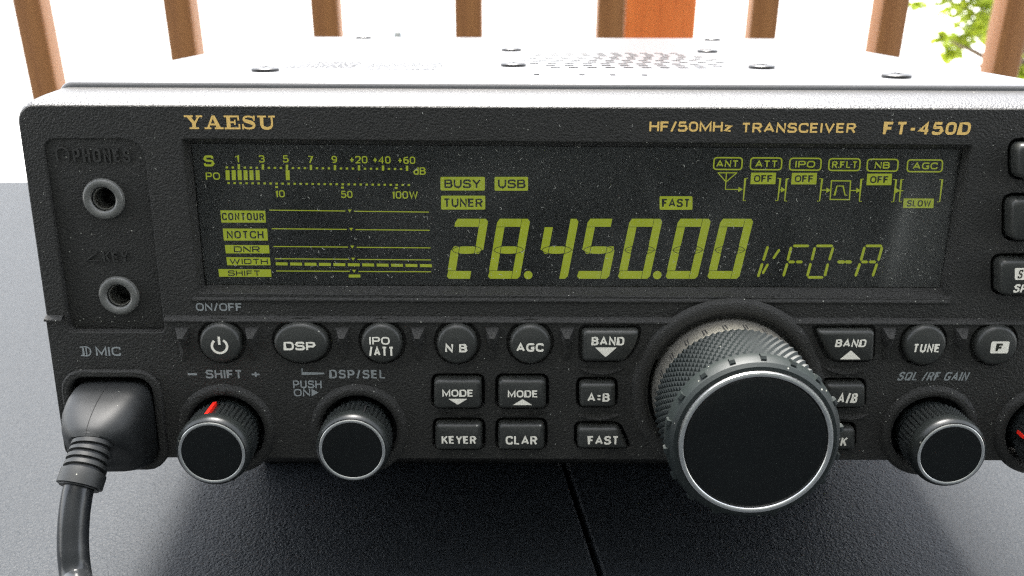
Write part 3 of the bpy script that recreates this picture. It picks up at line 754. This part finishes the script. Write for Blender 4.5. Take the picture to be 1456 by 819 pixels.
# printed caution panels: rows of tiny marks too small to read
for x0, x1, y0_, y1_ in ((-57, -40, 50, 70), (-37, -18, 46, 66)):
    m = MB()
    for j in range(6):
        yy = y0_+(y1_-y0_)*j/5; xx = x0
        while xx < x1:
            w = random.uniform(.4, 1.6); m.box(xx, min(x1, xx+w), yy-.8, yy+.8, 83.18, 83.215); xx += w+random.uniform(.3, .9)
    m.build('printed_notice', M['slot'], case, smooth=0)
m = MB()
for xx in (5.8, 16.4, 23.6, 31.0): m.box(xx-.6, xx+.6, 30.2, 31.9, 83.18, 83.3)
m.build('stamped_mark', M['slot'], case, smooth=0)
# feet and tilt stand
for sx in (-80, 100):
    v, f = vlathe(sx, 200, [(6, 2.1), (6, -10.5), (5, -11.2)]); link('rear_foot', v, f, M['dark'], radio)
zt = lambda y: (y*math.sin(TAU)-H0*1000)/math.cos(TAU)
v, f = tube([(-75, 60, 2.5), (-75, 60, zt(60)+3), (-73, 60, zt(60)+1.9), (92, 60, zt(60)+1.9), (94, 60, zt(60)+3), (94, 60, 2.5)], 1.9, 14)
link('tilt_stand', v, f, M['dark'], radio)
# small terminal at the rear
v, f = vlathe(-48.5, 226, [(3.0, 70), (3.0, 84.0), (2.0, 86.0), (1, 86.6)], 20); link('rear_terminal', v, f, M['chrome'], radio)
m = MB(); m.box(-51, -46, 216.5, 230, 66, 70.5); m.build('terminal_bracket', M['screw'], radio, smooth=0)

# ================================================================== THE DISPLAY
YL = 3.6      # liquid crystal plane
q = [P(268, 199, YL), P(1376, 208, YL), P(1343, 413, YL), P(288, 409, YL)]
m = MB(); m.flat([(-67.5, 40), (95.5, 40), (95.5, 73), (-67.5, 73)], YL)
lcd = m.build('display', M['lcd_back'], radio, smooth=0, label='wide dark display window with lit yellow-green readouts')
# inner frame: sloping walls from the panel down to the window
fr = MB(); o1 = [P(258, 198), P(1383, 207), P(1352, 424), P(282, 416)]; i1 = [P(273, 204, YL), P(1367, 212, YL), P(1334.5, 407.5, YL), P(292.5, 403.5, YL)]
o1 = [(p[0], .15, p[1]) for p in o1]; i1 = [(p[0], YL-.25, p[1]) for p in i1]
i0 = [(p[0], YL+.3, p[2]) for p in i1]
for i in range(4):
    k = (i+1) % 4
    fr.add([o1[i], o1[k], i1[k], i1[i]], [(0, 1, 2, 3)]); fr.add([i1[i], i1[k], i0[k], i0[i]], [(0, 1, 2, 3)])
fr.build('window_frame', M['panel'], lcd, smooth=0)
def Z2(x, y, Y=YL): return P(260+x/3.5605, 190+y/3.5605, Y)
def Z3(x, y, Y=YL): return P(610+x/3.5512, 190+y/3.5512, Y)
def Z4(x, y, Y=YL): return P(980+x/3.4667, 190+y/3.4667, Y)
def lit(polys, Zf, name, y=YL-.05):
    m = MB()
    for i, q in enumerate(polys): m.flat([Zf(*p) for p in q] if Zf else q, y-.003*(i % 5))
    return m.build(name, M['lcd'], lcd, smooth=0)
def ltext(s, Zf, x0, y0, x1, y1, mat='lcd', bold=.01, shear=0., name='readout_text', y=YL-.06, sp=1.0):
    a = Zf(x0, y1); b = Zf(x1, y0)
    v, f = text_mesh(s, a[0], a[1], b[0], b[1], y, .03, bold, shear, spacing=sp)
    return link(name, v, f, M[mat], lcd, smooth=0)
def badge(s, Zf, q, t, r=.28, bold=.02, sp=1.0):
    pts = rpoly([Zf(*p) for p in q], r)
    lit([pts], None, 'indicator_badge'); ltext(s, Zf, *t, mat='lcd_ink', bold=bold, y=YL-.12, name='badge_text', sp=sp)
# meter
def rq(x0, y0, x1, y1): return [(x0, y0), (x1, y0), (x1, y1), (x0, y1)]
ltext('S', Z2, 108, 110, 155, 166, bold=.02); ltext('PO', Z2, 118, 196, 187, 233)
for s, x0, x1, yy in (('1', 266, 287, 108), ('3', 387, 413, 109), ('5', 508, 534, 109), ('7', 634, 658, 112), ('9', 754, 780, 112), ('+20', 844, 934, 113), ('+40', 962, 1051, 114), ('+60', 1088, 1176, 116)):
    ltext(s, Z2, x0, yy, x1, yy+37)
ltext('dB', Z2, 1168, 170, 1229, 208); ltext('10', Z2, 470, 286, 515, 322); ltext('50', Z2, 802, 289, 858, 325); ltext('100W', Z2, 1060, 291, 1190, 329)
dots = []
for i in range(31):
    x = 223+i*30.4; yy = 171+i*.27
    if i % 4 == 2: dots.append(rq(x-6, yy-17, x+6, yy+9))
    else: dots.append(rq(x-6, yy-5, x+6, yy+5))
lit(dots, Z2, 'meter_scale')
dots = []
for i in range(31):
    x = 232+i*30.4; yy = 250+i*.33; dots.append(rq(x-6, yy-5, x+6, yy+5))
for x, yy in ((475, 270), (808, 273), (1080, 275)): dots.append(rq(x-7, yy-5, x+7, yy+5))
lit(dots, Z2, 'meter_scale')
lit([[(x, 185), (x+20, 185), (x+22, 235), (x+2, 235)] for x in (216, 247, 277, 307, 337, 368, 520)], Z2, 'meter_bar')
for s, q, t in (('CONTOUR', [(190, 388), (417, 390), (421, 450), (196, 450)], (200, 401, 411, 438)),
                ('NOTCH', [(202, 480), (427, 481), (431, 541), (208, 541)], (224, 492, 408, 530)),
                ('DNR', [(213, 563), (436, 565), (439, 606), (218, 606)], (260, 570, 390, 600)),
                ('WIDTH', [(220, 625), (441, 627), (445, 666), (225, 666)], (238, 633, 430, 660)),
                ('SHIFT', [(180, 685), (446, 687), (449, 725), (184, 724)], (230, 692, 392, 719))):
    badge(s, Z2, q, t, r=.05, sp=1.1)
lines = []
for i, (xa, ya, xm, xb, yb) in enumerate(((438, 387, 845, 1246, 397), (450, 481, 852, 1250, 489), (459, 571, 858, 1254, 578), (466, 633, 862, 1256, 639), (473, 695, 867, 1257, 699))):
    ym = ya+(yb-ya)*.5
    lines += [[(xa, ya-2.5), (xm-22, ym-3), (xm-22, ym+2), (xa, ya+2.5)], [(xm+22, ym-2), (xb, yb-2.5), (xb, yb+2.5), (xm+22, ym+3)], [(xm-10, ym-8), (xm+10, ym-8), (xm, ym+7)]]
lines += [[(470+i*73, 651+i*.9), (530+i*73, 652+i*.9), (531+i*73, 667+i*.9), (471+i*73, 666+i*.9)] for i in range(11)]
lines += [rq(840, 713, 899, 728)]
lit(lines, Z2, 'filter_scale')
badge('BUSY', Z3, rq(58, 218, 282, 287), (78, 231, 262, 274)); badge('TUNER', Z3, rq(61, 313, 284, 383), (74, 327, 271, 370))
badge('USB', Z3, rq(331, 218, 500, 288), (348, 231, 487, 275)); badge('FAST', Z3, rq(1164, 316, 1330, 384), (1176, 329, 1318, 370))
# seven-segment frequency: built in a sheared cell, segments split by thin gaps
SEG = {'2': 'abged', '8': 'abcdefg', '4': 'fgbc', '5': 'afgcd', '0': 'abcdef'}
def digit(ch, ur):
    zt_ = P(ur, 311, YL)[1]; zb_ = P(ur, 396.4, YL)[1]; Hh = zt_-zb_; W = P(ur, 311, YL)[0]-P(ur-46.5, 311, YL)[0]; xr = P(ur, 311, YL)[0]; sh = .165
    t = 1.78; g = .09; zm = zb_+Hh*.485
    def T(x, z_): return (xr-W+x-(zt_-z_)*sh, z_)
    x0, x1 = 0, W
    seg = {'a': [(t*.25, zt_), (x1-t-g, zt_), (x1-t-g, zt_-t), (-.0+.0, zt_-t), (0, zt_-t*.5)],
           'b': [(x1-t, zt_), (x1-t*.3, zt_), (x1, zt_-t*.35), (x1, zm+.05), (x1-t*.45, zm), (x1-t, zm+g)],
           'f': [(0, zt_-t-g), (t, zt_-t-g), (t, zm+.05), (t*.5, zm), (0, zm)],
           'g': [(t*.3, zm+t*.45), (x1-t*.2, zm+t*.45), (x1-t*.1, zm), (x1-t*.5, zm-t*.5), (t*.6, zm-t*.5), (t*.1, zm)],
           'e': [(0, zm-g), (t*.5, zm-g), (t, zm-.1), (t, zb_+t+g), (0, zb_+t+g)],
           'c': [(x1-t, zm-.1), (x1-t*.5, zm-g), (x1, zm-g), (x1, zb_+t*.35), (x1-t*.3, zb_), (x1-t, zb_)],
           'd': [(t*.1, zb_+t), (x1-t-g, zb_+t), (x1-t-g, zb_), (t*.3, zb_), (0, zb_+t*.3)]}
    on = SEG[ch]; polys = []
    for s in on:
        q = list(seg[s])
        if s == 'g' and 'f' not in on and 'e' in on: pass
        polys.append([T(*p) for p in q])
    m = MB()
    for i, q in enumerate(polys): m.flat(q, YL-.05-.003*i)
    m.build('digit', M['lcd'], lcd, smooth=0)
    ell = [T(W/2+(W/2-.35)*math.cos(2*PI*i/36), zm+.93*math.sin(2*PI*i/36)) for i in range(36)]
    m = MB()
    for q in strokes(ell, .13, True): m.flat(q, YL-.085)
    for q in strokes([T(t+.0, zm-1.0), T(t, zm+1.0)], .12)+strokes([T(W-t, zm-1.0), T(W-t, zm+1.0)], .12): m.flat(q, YL-.09)
    m.build('digit_outline', M['lcd_ink'], lcd, smooth=0)
for ch, ur in zip('2845000', (694.5, 754.2, 823.2, 883.0, 942.3, 1011.3, 1071.7)): digit(ch, ur)
for u in (751, 934.5):
    c = P(u, 391, YL); m = MB(); m.flat(circ(c[0], c[1], .95, 20), YL-.05); m.build('decimal_point', M['lcd'], lcd, smooth=0)
# VFO-A in thin pointed segments
def sg(x0, y0, x1, y1, w=13):
    d = Vector((x1-x0, y1-y0)); L = d.length; d.normalize(); n = Vector((-d.y, d.x))*w/2; a = Vector((x0, y0)); b = Vector((x1, y1)); c = min(w*.5, L*.3)
    return [tuple(a), tuple(a+d*c+n), tuple(b-d*c+n), tuple(b), tuple(b-d*c-n), tuple(a+d*c-n)]
lit([sg(388, 553, 364, 628), sg(361, 637, 338, 708), sg(446, 568, 412, 618, 12), sg(389, 640, 360, 692, 12),
     sg(510, 553, 592, 553), sg(503, 556, 484, 628), sg(484, 637, 463, 705), sg(487, 632, 522, 632, 14), sg(524, 632, 560, 632, 14)], Z4, 'mode_readout')
lit([sg(624, 553, 710, 553), sg(620, 558, 603, 626), sg(599, 636, 581, 705), sg(582, 708, 662, 708), sg(710, 558, 689, 626), sg(684, 638, 667, 704)], Z4, 'mode_readout')
lit([sg(728, 632, 770, 632, 16), sg(765, 632, 803, 632, 16)], Z4, 'mode_readout')
lit([sg(868, 553, 952, 553), sg(865, 556, 845, 628), sg(842, 637, 818, 705), sg(951, 556, 931, 628), sg(926, 638, 903, 705), sg(846, 632, 882, 632, 14), sg(884, 632, 922, 632, 14)], Z4, 'mode_readout')
# signal-path diagram
def outline(q, w, r=.5): return strokes(rpoly([Z4(*p) for p in q], r), w, True)
for s, x0, x1, y0_, t in (('ANT', 119, 262, 118, (132, 244)), ('ATT', 300, 457, 119, (324, 437)), ('IPO', 493, 651, 121, (520, 622)), ('R.FLT', 686, 843, 123, (702, 830)), ('NB', 875, 1030, 126, (912, 990)), ('AGC', 1073, 1249, 129, (1100, 1226))):
    lit(outline([(x0+4, y0_), (x1, y0_+1), (x1-4, y0_+59), (x0, y0_+58)], .30, .7), None, 'stage_frame')
    ltext(s, Z4, t[0], y0_+13, t[1], y0_+46, bold=.02, sp=1.1)
for x0, x1, y0_ in ((303, 426, 192), (504, 628, 193), (875, 998, 197)):
    badge('OFF', Z4, [(x0+2, y0_), (x1+2, y0_), (x1-2, y0_+57), (x0-2, y0_+57)], (x0+14, y0_+12, x1-14, y0_+46), r=.06)
badge('SLOW', Z4, [(1057, 319), (1206, 320), (1203, 367), (1053, 366)], (1070, 328, 1192, 359), r=.06)
def ln(pts, w=.22): return strokes([Z4(*p) for p in pts], w)
ld = ln([(140, 193), (236, 193)])+ln([(142, 193), (181, 238), (234, 193)])+ln([(183, 193), (178, 274), (245, 275)])+[[Z4(243, 262), Z4(264, 275), Z4(241, 288)]]
for xa, yt in ((266, 220), (470, 222), (838, 224), (1035, 226)): ld += ln([(xa+22, yt), (xa+10, yt), (xa, yt+110), (xa+12, yt+110)])
for xa, yt in ((449, 220), (655, 222), (1020, 226), (1247, 226)): ld += ln([(xa-14, yt), (xa, yt), (xa-13, yt+110), (xa-25, yt+110)])
ld += ln([(440, 277), (455, 277)])+[[Z4(453, 262), Z4(474, 277), Z4(451, 290)]]+ln([(645, 278), (680, 278)])+[[Z4(676, 265), Z4(697, 279), Z4(675, 292)]]+ln([(795, 280), (830, 280)])+[[Z4(824, 266), Z4(845, 280), Z4(822, 293)]]
ld += ln([(1010, 281), (1055, 281)])+[[Z4(1018, 267), Z4(1038, 281), Z4(1016, 294)]]
ld += strokes([Z4(*p) for p in ((701, 232), (795, 233), (789, 325), (694, 324))], .26, True)+ln([(712, 303), (716, 303), (728, 258), (758, 258), (768, 303), (778, 303)], .24)
lit(ld, None, 'signal_diagram')
# transparent pane and dust lying on it
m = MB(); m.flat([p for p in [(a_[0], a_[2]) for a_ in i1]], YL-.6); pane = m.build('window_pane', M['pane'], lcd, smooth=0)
def sliver(m, x, z, y, L, w, ang, bend):
    pts = [(x+L*(t-.5)*math.cos(ang+bend*(t-.5)), z+L*(t-.5)*math.sin(ang+bend*(t-.5))) for t in (0, .33, .66, 1)]
    for q in strokes(pts, [w*.6, w, w, w*.5]): m.add([(p[0], y, p[1]) for p in q], [(0, 1, 2, 3)])
m = MB()
for i in range(600):
    x = random.uniform(-65.5, 92); z = random.uniform(41.6, 71.5)
    if random.random() < .3: z = 41.6+abs(random.gauss(0, 1))*6
    if z > 71.5: continue
    L = random.choice((.12, .15, .2, .25, .5, .8)); sliver(m, x, z, YL-.63, L*random.uniform(.7, 1.2), random.uniform(.05, .10), random.uniform(0, PI), random.uniform(-2, 2))
m.build('dust', M['dust'], lcd, smooth=0, kind='stuff')
m = MB()
def clear(x, z):
    if lcd_hole and -69.5 < x < 96.5 and 37.6 < z < 73.6: return False
    if -98 < x < -74.5 and z > 28: return False
    if math.hypot(x-BIG[0], z-BIG[1]) < 22: return False
    for c in KN.values():
        if math.hypot(x-c[0], z-c[1]) < 11: return False
    if x < -76 and z < 23: return False
    for k, l in keys:
        if min(p[0] for p in k)-1.2 < x < max(p[0] for p in k)+1.2 and min(p[1] for p in k)-1.2 < z < max(p[1] for p in k)+1.2: return False
    return True
for i in range(900):
    x = random.uniform(-100, 112); z = random.uniform(1, 78)
    if not clear(x, z) or abs(z-33.3) < .5: continue
    y = -.03 if z > 33.3 else -1.03
    L = random.choice((.1, .12, .15, .2, .35, .6)); sliver(m, x, z, y, L*random.uniform(.7, 1.2), random.uniform(.05, .09), random.uniform(0, PI), random.uniform(-2, 2))
m.build('dust', M['dust'], panel, smooth=0, kind='stuff')

# ================================================================== MICROPHONE PLUG AND CABLE
mic = thing('microphone_cable', 'black moulded plug with ribbed boot and cable in the left of the panel', 'cable')
mic.location = (0, 0, H0); mic.rotation_euler = (-TAU, 0, 0)
def loft(secs, n=40):
    """secs: (centre, forward, side half, up half, exponent)"""
    v = []; f = []
    for c, fw, a, b, ex in secs:
        fw = Vector(fw).normalized(); side = Vector((1, 0, 0)); side = (side-fw*side.dot(fw)).normalized(); up = side.cross(fw)
        if up.length < .1: up = Vector((0, 0, 1))
        for i in range(n):
            t = 2*PI*i/n; ct, st = math.cos(t), math.sin(t)
            p = Vector(c)+side*a*math.copysign(abs(ct)**(2/ex), ct)+up*b*math.copysign(abs(st)**(2/ex), st)
            v.append(tuple(p))
    for j in range(len(secs)-1):
        for i in range(n): k = (i+1) % n; f.append((j*n+i, j*n+k, (j+1)*n+k, (j+1)*n+i))
    f.append(tuple(range(n))[::-1]); f.append(tuple((len(secs)-1)*n+i for i in range(n)))
    return v, f
S = [((-88.3, 1, 9.0), (0, -1, 0), 8.8, 9.9, 5.5), ((-88.3, -2.5, 9.0), (0, -1, 0), 8.9, 10.0, 5), ((-88.4, -5.5, 8.9), (0, -1, -.03), 8.8, 9.6, 4.5),
     ((-88.5, -8.3, 8.8), (0, -1, -.1), 8.4, 8.7, 3.8), ((-88.5, -10.6, 8.9), (0, -1, -.3), 7.4, 7.3, 3), ((-88.5, -12.2, 9.2), (0, -1, -.6), 5.9, 5.9, 2.5), ((-88.45, -13.2, 9.3), (0, -1, -.8), 4.9, 4.8, 2.2)]
Sx = []
for i in range(len(S)-1):
    for j in range(4):
        t = j/4; A, B = S[i], S[i+1]; mix = lambda p, q: tuple(a*(1-t)+b*t for a, b in zip(p, q))
        Sx.append((mix(A[0], B[0]), mix(A[1], B[1]), A[2]*(1-t)+B[2]*t, A[3]*(1-t)+B[3]*t, A[4]*(1-t)+B[4]*t))
Sx.append(S[-1])
v, f = loft(Sx); plug = link('plug', v, f, M['plug'], mic, smooth=60)
link('mould_seam', *tube([v[q*40+30] for q in range(1, len(Sx)-1)], .09, 8), M['dark'], plug)
def P3(u, v, Y): a = P(u, v, Y); return (a[0], Y, a[1])
bc = [P3(134, 622, -12.5), P3(130, 640, -14.6), P3(124, 658, -16.8), P3(118, 676, -19), P3(112, 694, -20.8)]
bp = spline(bc, 14); kk = len(bp); rad = []
for i in range(kk):
    t = i/(kk-1); r = 4.25+.15*t
    if t < .70 and (t*5/.70) % 1.0 > .62: r -= .6
    if .70 <= t < .96: r = 4.6
    if t >= .96: r = 4.0
    rad.append(r)
v, f = tube(bp, rad, 40); link('strain_relief', v, f, M['plug'], mic, smooth=45)
cp = [P3(114, 686, -20), P3(109, 708, -22), P3(105, 740, -24.2), P3(104, 780, -26.5), P3(108, 819, -29), P3(118, 870, -36), (-74, -52, -39), (-66, -90, -41.0), (-72, -160, -49), (-120, -260, -61)]
zt_ = lambda y: (y*math.sin(TAU)-H0*1000)/math.cos(TAU)
cp = [(p[0], p[1], max(p[2], zt_(p[1])+3.4)) for p in cp]
v, f = tube(spline(cp, 10), 3.05, 28); link('cord', v, f, M['cable'], mic, smooth=60)

# ================================================================== SETTING (world frame, metres)
def wbox(name, x0, x1, y0, y1, z0, z1, mat, parent=None, bev=0., **k):
    bm = bmesh.new(); bmesh.ops.create_cube(bm, size=1)
    for q in bm.verts: q.co = Vector(((q.co.x+.5)*(x1-x0)+x0, (q.co.y+.5)*(y1-y0)+y0, (q.co.z+.5)*(z1-z0)+z0))
    if bev: bmesh.ops.bevel(bm, geom=bm.edges[:], offset=bev, segments=3, affect='EDGES', profile=.5)
    bm.verts.index_update(); v = [tuple(q.co) for q in bm.verts]; f = [tuple(q.index for q in fc.verts) for fc in bm.faces]; bm.free()
    return link(name, v, f, mat, parent, scale=1.0, **k)
root_m = Matrix.Translation((0, 0, H0)) @ Matrix.Rotation(-TAU, 4, 'X')
camw = root_m @ (CAM*MM)
R3 = root_m.to_3x3()
def ray(u, v): return (R3 @ (cf+cr*((u-728)/CF)-cu*((v-409.5)/CF)))
def on_z(u, v, z): d = ray(u, v); return camw+d*((z-camw.z)/d.z)
def on_y(u, v, y): d = ray(u, v); return camw+d*((y-camw.y)/d.y)
# table
def table_mat():
    m, nt, b = newmat('table_top'); L = nt.links.new
    tc = N(nt, 'ShaderNodeTexCoord')
    n1 = N(nt, 'ShaderNodeTexNoise', Scale=1500., Detail=2., Roughness=.5, Distortion=.3); L(tc.outputs['Object'], n1.inputs['Vector'])
    n3 = N(nt, 'ShaderNodeTexNoise', Scale=9., Detail=4.); L(tc.outputs['Object'], n3.inputs['Vector'])
    bp = N(nt, 'ShaderNodeBump', Strength=.8, Distance=.0005); L(n1.outputs['Fac'], bp.inputs['Height']); L(bp.outputs[0], b.inputs['Normal'])
    mr = N(nt, 'ShaderNodeMapRange'); mr.inputs[3].default_value = .50; mr.inputs[4].default_value = .60; L(n3.outputs['Fac'], mr.inputs[0]); L(mr.outputs[0], b.inputs['Roughness'])
    b.inputs['Base Color'].default_value = (.0145, .0175, .021, 1); b.inputs['Specular IOR Level'].default_value = .27
    return m
M['table'] = table_mat()
table = thing('folding_table', 'dark grey grained table with a seam across its top, under the radio', 'table')
pa = on_z(800, 652, 0); pb = on_z(855, 819, 0)
dsm = (pb-pa).normalized()
def seam_x(y): return pa.x+(y-pa.y)*dsm.x/dsm.y
far = on_z(10, 257, 0).y; near = -.42
gap = .0006
def slab(poly, name):
    v = [(x, y, 0) for x, y in poly]+[(x, y, -.03) for x, y in poly]; n = len(poly)
    f = [tuple(range(n)), tuple(range(2*n-1, n-1, -1))]+[(i, i+n, (i+1) % n+n, (i+1) % n) for i in range(n)]
    bm = bmesh.new(); vs = [bm.verts.new(q) for q in v]
    for q in f: bm.faces.new([vs[i] for i in q])
    bmesh.ops.recalc_face_normals(bm, faces=bm.faces)
    bmesh.ops.bevel(bm, geom=[e for e in bm.edges if abs(e.verts[0].co.z) < 1e-6 and abs(e.verts[1].co.z) < 1e-6], offset=.0016, segments=4, affect='EDGES', profile=.5)
    bm.verts.index_update(); v = [tuple(q.co) for q in bm.verts]; f = [tuple(q.index for q in fc.verts) for fc in bm.faces]; bm.free()
    return link(name, v, f, M['table'], table, scale=1.0)
tl = [(-.62, near), (seam_x(near)-gap, near), (seam_x(far)-gap, far), (-.62, far)]
tr = [(seam_x(near)+gap, near), (.78, near), (.78, far), (seam_x(far)+gap, far)]
slab(tl, 'table_leaf'); slab(tr, 'table_leaf')
wbox('under_frame', -.58, .74, near+.04, far-.04, -.06, -.034, M['dark'], table, .003)
for sx in (-.55, .70):
    for sy in (near+.07, far-.07):
        v, f = tube([(sx, sy, -.05), (sx, sy, -.74)], .014, 16); link('leg', v, f, M['dark'], table, scale=1.0)
# deck
deck = wbox('deck_floor', -3, 3, -2.6, 1.12, -.80, -.741, M['deck']); deck['kind'] = 'structure'
# added wall out of view behind the camera, to shade the front and be reflected
m = wbox('shade_wall', -4, 4, -2.0, -1.8, -.74, 5.2, M['wall']); tag(m, 'added dark wall out of view behind the viewer, shading the front of the radio', 'wall')
# ground, far below the deck
def ground_mat():
    m, nt, b = newmat('pale_ground'); L = nt.links.new
    tc = N(nt, 'ShaderNodeTexCoord'); n1 = N(nt, 'ShaderNodeTexNoise', Scale=.6, Detail=8.); L(tc.outputs['Object'], n1.inputs['Vector'])
    r = N(nt, 'ShaderNodeValToRGB'); e = r.color_ramp.elements; e[0].color = (.46, .45, .43, 1); e[1].color = (.58, .57, .55, 1)
    L(n1.outputs['Fac'], r.inputs[0]); L(r.outputs[0], b.inputs['Base Color']); b.inputs['Roughness'].default_value = .9
    return m
M['ground'] = ground_mat()
g = link('ground', [(-300, -300, -3.2), (300, -300, -3.2), (300, 300, -3.2), (-300, 300, -3.2)], [(0, 1, 2, 3)], M['ground'], scale=1.0, smooth=0); g['kind'] = 'structure'
# railing balusters
YR = .92
names = ['leftmost brown baluster, cut by the left top corner', 'second brown baluster from the left, above the gold maker lettering', 'third baluster from the left, with a small grey terminal at its foot', 'dark reddish baluster, fourth from the left',
         'brown baluster just left of the wide orange post', 'slim baluster right of the wide orange post', 'pale brown baluster left of the green leaves', 'baluster at the right edge, right of the green leaves']
for i, (u, lab) in enumerate(zip((41, 254, 462, 666, 869, 1088, 1270, 1446), names)):
    p = on_y(u, 32, YR); hw = .0155
    m = wbox('baluster', p.x-hw, p.x+hw, YR-.0, YR+.034, -.70, .34, M['baluster'], bev=.003)
    m.rotation_euler.z = random.uniform(-.05, .05)
    tag(m, lab, 'baluster', 'wooden balusters behind the radio')
m = wbox('top_rail', -1.6, 1.6, YR-.03, YR+.065, .342, .38, M['baluster'], bev=.004); tag(m, 'wooden handrail over the balusters, above the picture', 'rail')
m = wbox('bottom_rail', -1.6, 1.6, YR-.01, YR+.045, -.74, -.702, M['baluster'], bev=.003); tag(m, 'wooden rail under the balusters, hidden behind the table', 'rail')
p0 = on_y(888, 30, 1.30); p1 = on_y(990, 30, 1.30)
m = wbox('wooden_post', p0.x-.01, p1.x, 1.30, 1.39, -3.2, .6, M['post'], bev=.004); tag(m, 'wide bright orange wooden post behind the brown balusters', 'post')

# tree seen between the last two balusters
def leaf_mat():
    m, nt, b = newmat('leaf'); L = nt.links.new
    oi = N(nt, 'ShaderNodeTexCoord'); n = N(nt, 'ShaderNodeTexNoise', Scale=14., Detail=2.); L(oi.outputs['Object'], n.inputs['Vector'])
    r = N(nt, 'ShaderNodeValToRGB'); e = r.color_ramp.elements; e[0].position = .35; e[0].color = (.20, .27, .015, 1); e[1].position = .65; e[1].color = (.36, .42, .03, 1)
    L(n.outputs['Fac'], r.inputs[0]); L(r.outputs[0], b.inputs['Base Color']); b.inputs['Roughness'].default_value = .5
    t = N(nt, 'ShaderNodeBsdfTranslucent'); L(r.outputs[0], t.inputs[0]); mx = N(nt, 'ShaderNodeMixShader'); mx.inputs[0].default_value = .5
    o = nt.nodes['Material Output']; L(b.outputs[0], mx.inputs[1]); L(t.outputs[0], mx.inputs[2]); L(mx.outputs[0], o.inputs['Surface'])
    return m
M['leaf'] = leaf_mat(); M['bark'] = wood('bark', (.07, .05, .03), (.14, .10, .07), .9, 8, 2)
tree = thing('tree', 'leafy green tree beyond the railing, between the last two balusters', 'tree')
YT = 4.0
cl = [(1362, 8, 20), (1395, 12, 22), (1420, 5, 22), (1385, 38, 18), (1408, 48, 16), (1340, 52, 9), (1352, 76, 10), (1366, 60, 13), (1308, 8, 5), (1335, -8, 15), (1422, 32, 12), (1380, -25, 30), (1430, -30, 35), (1400, -80, 45), (1450, -120, 70), (1400, -170, 60), (1480, 60, 30), (1510, -20, 50), (1500, -100, 60), (1470, -220, 70), (1455, 100, 8), (1500, 100, 26)]
m = MB(); br = MB()
trunk_base = on_y(1560, 40, YT+.3); tb = Vector((trunk_base.x, YT+.3, -3.2)); tt = Vector((trunk_base.x-.05, YT+.3, 1.0))
v, f = tube([tb, (tb+tt)/2+Vector((.05, 0, 0)), tt], [.11, .08, .03], 14); trunk = link('trunk', v, f, M['bark'], tree, scale=1.0)
lv = MB()
for u, v_, rp in cl:
    c = on_y(u, v_, YT+random.uniform(-.15, .25)); r = rp/CF*(YT+.3)*1.05
    base = tb.lerp(tt, min(.95, max(.5, (c.z+3.2)/4.2-.12))); midp = (base+c)/2+Vector((0, 0, .05))
    vv, ff = tube(spline([tuple(base), tuple(midp), tuple(c)], 5), [.018-.0014*i for i in range(11)], 6, False); br.add(vv, ff)
    for i in range(int(16+rp*2.6)):
        d = Vector([random.gauss(0, 1) for _ in range(3)]).normalized()*r*random.random()**.45; d.y *= 1.3
        q = c+d; L = random.uniform(.026, .05); w = L*.36
        e = Euler((random.uniform(-1.1, 1.1), random.uniform(-1.1, 1.1), random.uniform(0, 2*PI))).to_matrix()
        pts = [(0, 0, 0), (w, L*.35, .004), (w*.8, L*.7, 0), (0, L, -.006), (-w*.8, L*.7, 0), (-w, L*.35, .004)]
        lv.add([tuple(q+e@Vector(p)) for p in pts], [(0, 1, 2, 3), (0, 3, 4, 5)])
link('branches', br.v, br.f, M['bark'], tree, scale=1.0)
link('crown', lv.v, lv.f, M['leaf'], tree, scale=1.0, smooth=0)

# ================================================================== CAMERA, SKY, SUN
cam = bpy.data.cameras.new('camera'); co = bpy.data.objects.new('camera', cam); C.objects.link(co)
B = Matrix((cr, cu, -cf)).transposed()
co.matrix_world = Matrix.Translation(camw) @ (R3 @ B).to_4x4()
cam.sensor_width = 36; cam.lens = 36*CF/1456; cam.clip_start = .005; cam.clip_end = 1000
cam.dof.use_dof = True; cam.dof.focus_distance = .205; cam.dof.aperture_fstop = 30
sc.camera = co
w = bpy.data.worlds.new('World'); sc.world = w; w.use_nodes = True; nt = w.node_tree
sky = nt.nodes.new('ShaderNodeTexSky'); sky.sky_type = 'NISHITA'; sky.sun_disc = False
SE, SA = math.radians(69), math.radians(-10)      # high, beyond the radio and a little left
sky.sun_elevation = SE; sky.sun_rotation = SA; sky.dust_density = 1.6; sky.air_density = 1.0; sky.ozone_density = 1.0
hs = nt.nodes.new('ShaderNodeHueSaturation'); hs.inputs['Saturation'].default_value = .30
nt.links.new(sky.outputs[0], hs.inputs['Color']); nt.links.new(hs.outputs[0], nt.nodes['Background'].inputs['Color'])
nt.nodes['Background'].inputs['Strength'].default_value = .065
sun = bpy.data.lights.new('sun', 'SUN'); sun.energy = 1.5; sun.angle = math.radians(22); sun.color = (1, .96, .9)
so = bpy.data.objects.new('sun', sun); C.objects.link(so)
d = Vector((math.sin(SA)*math.cos(SE), math.cos(SA)*math.cos(SE), math.sin(SE)))
so.rotation_euler = d.to_track_quat('Z', 'Y').to_euler()
sc.view_settings.view_transform = 'Standard'; sc.view_settings.look = 'None'; sc.view_settings.exposure = 3.6; sc.view_settings.gamma = 1
sc.render.engine = 'CYCLES'
sc.cycles.use_denoising = False; sc.cycles.max_bounces = 8; sc.cycles.transparent_max_bounces = 8
sc.cycles.filter_width = 1.2
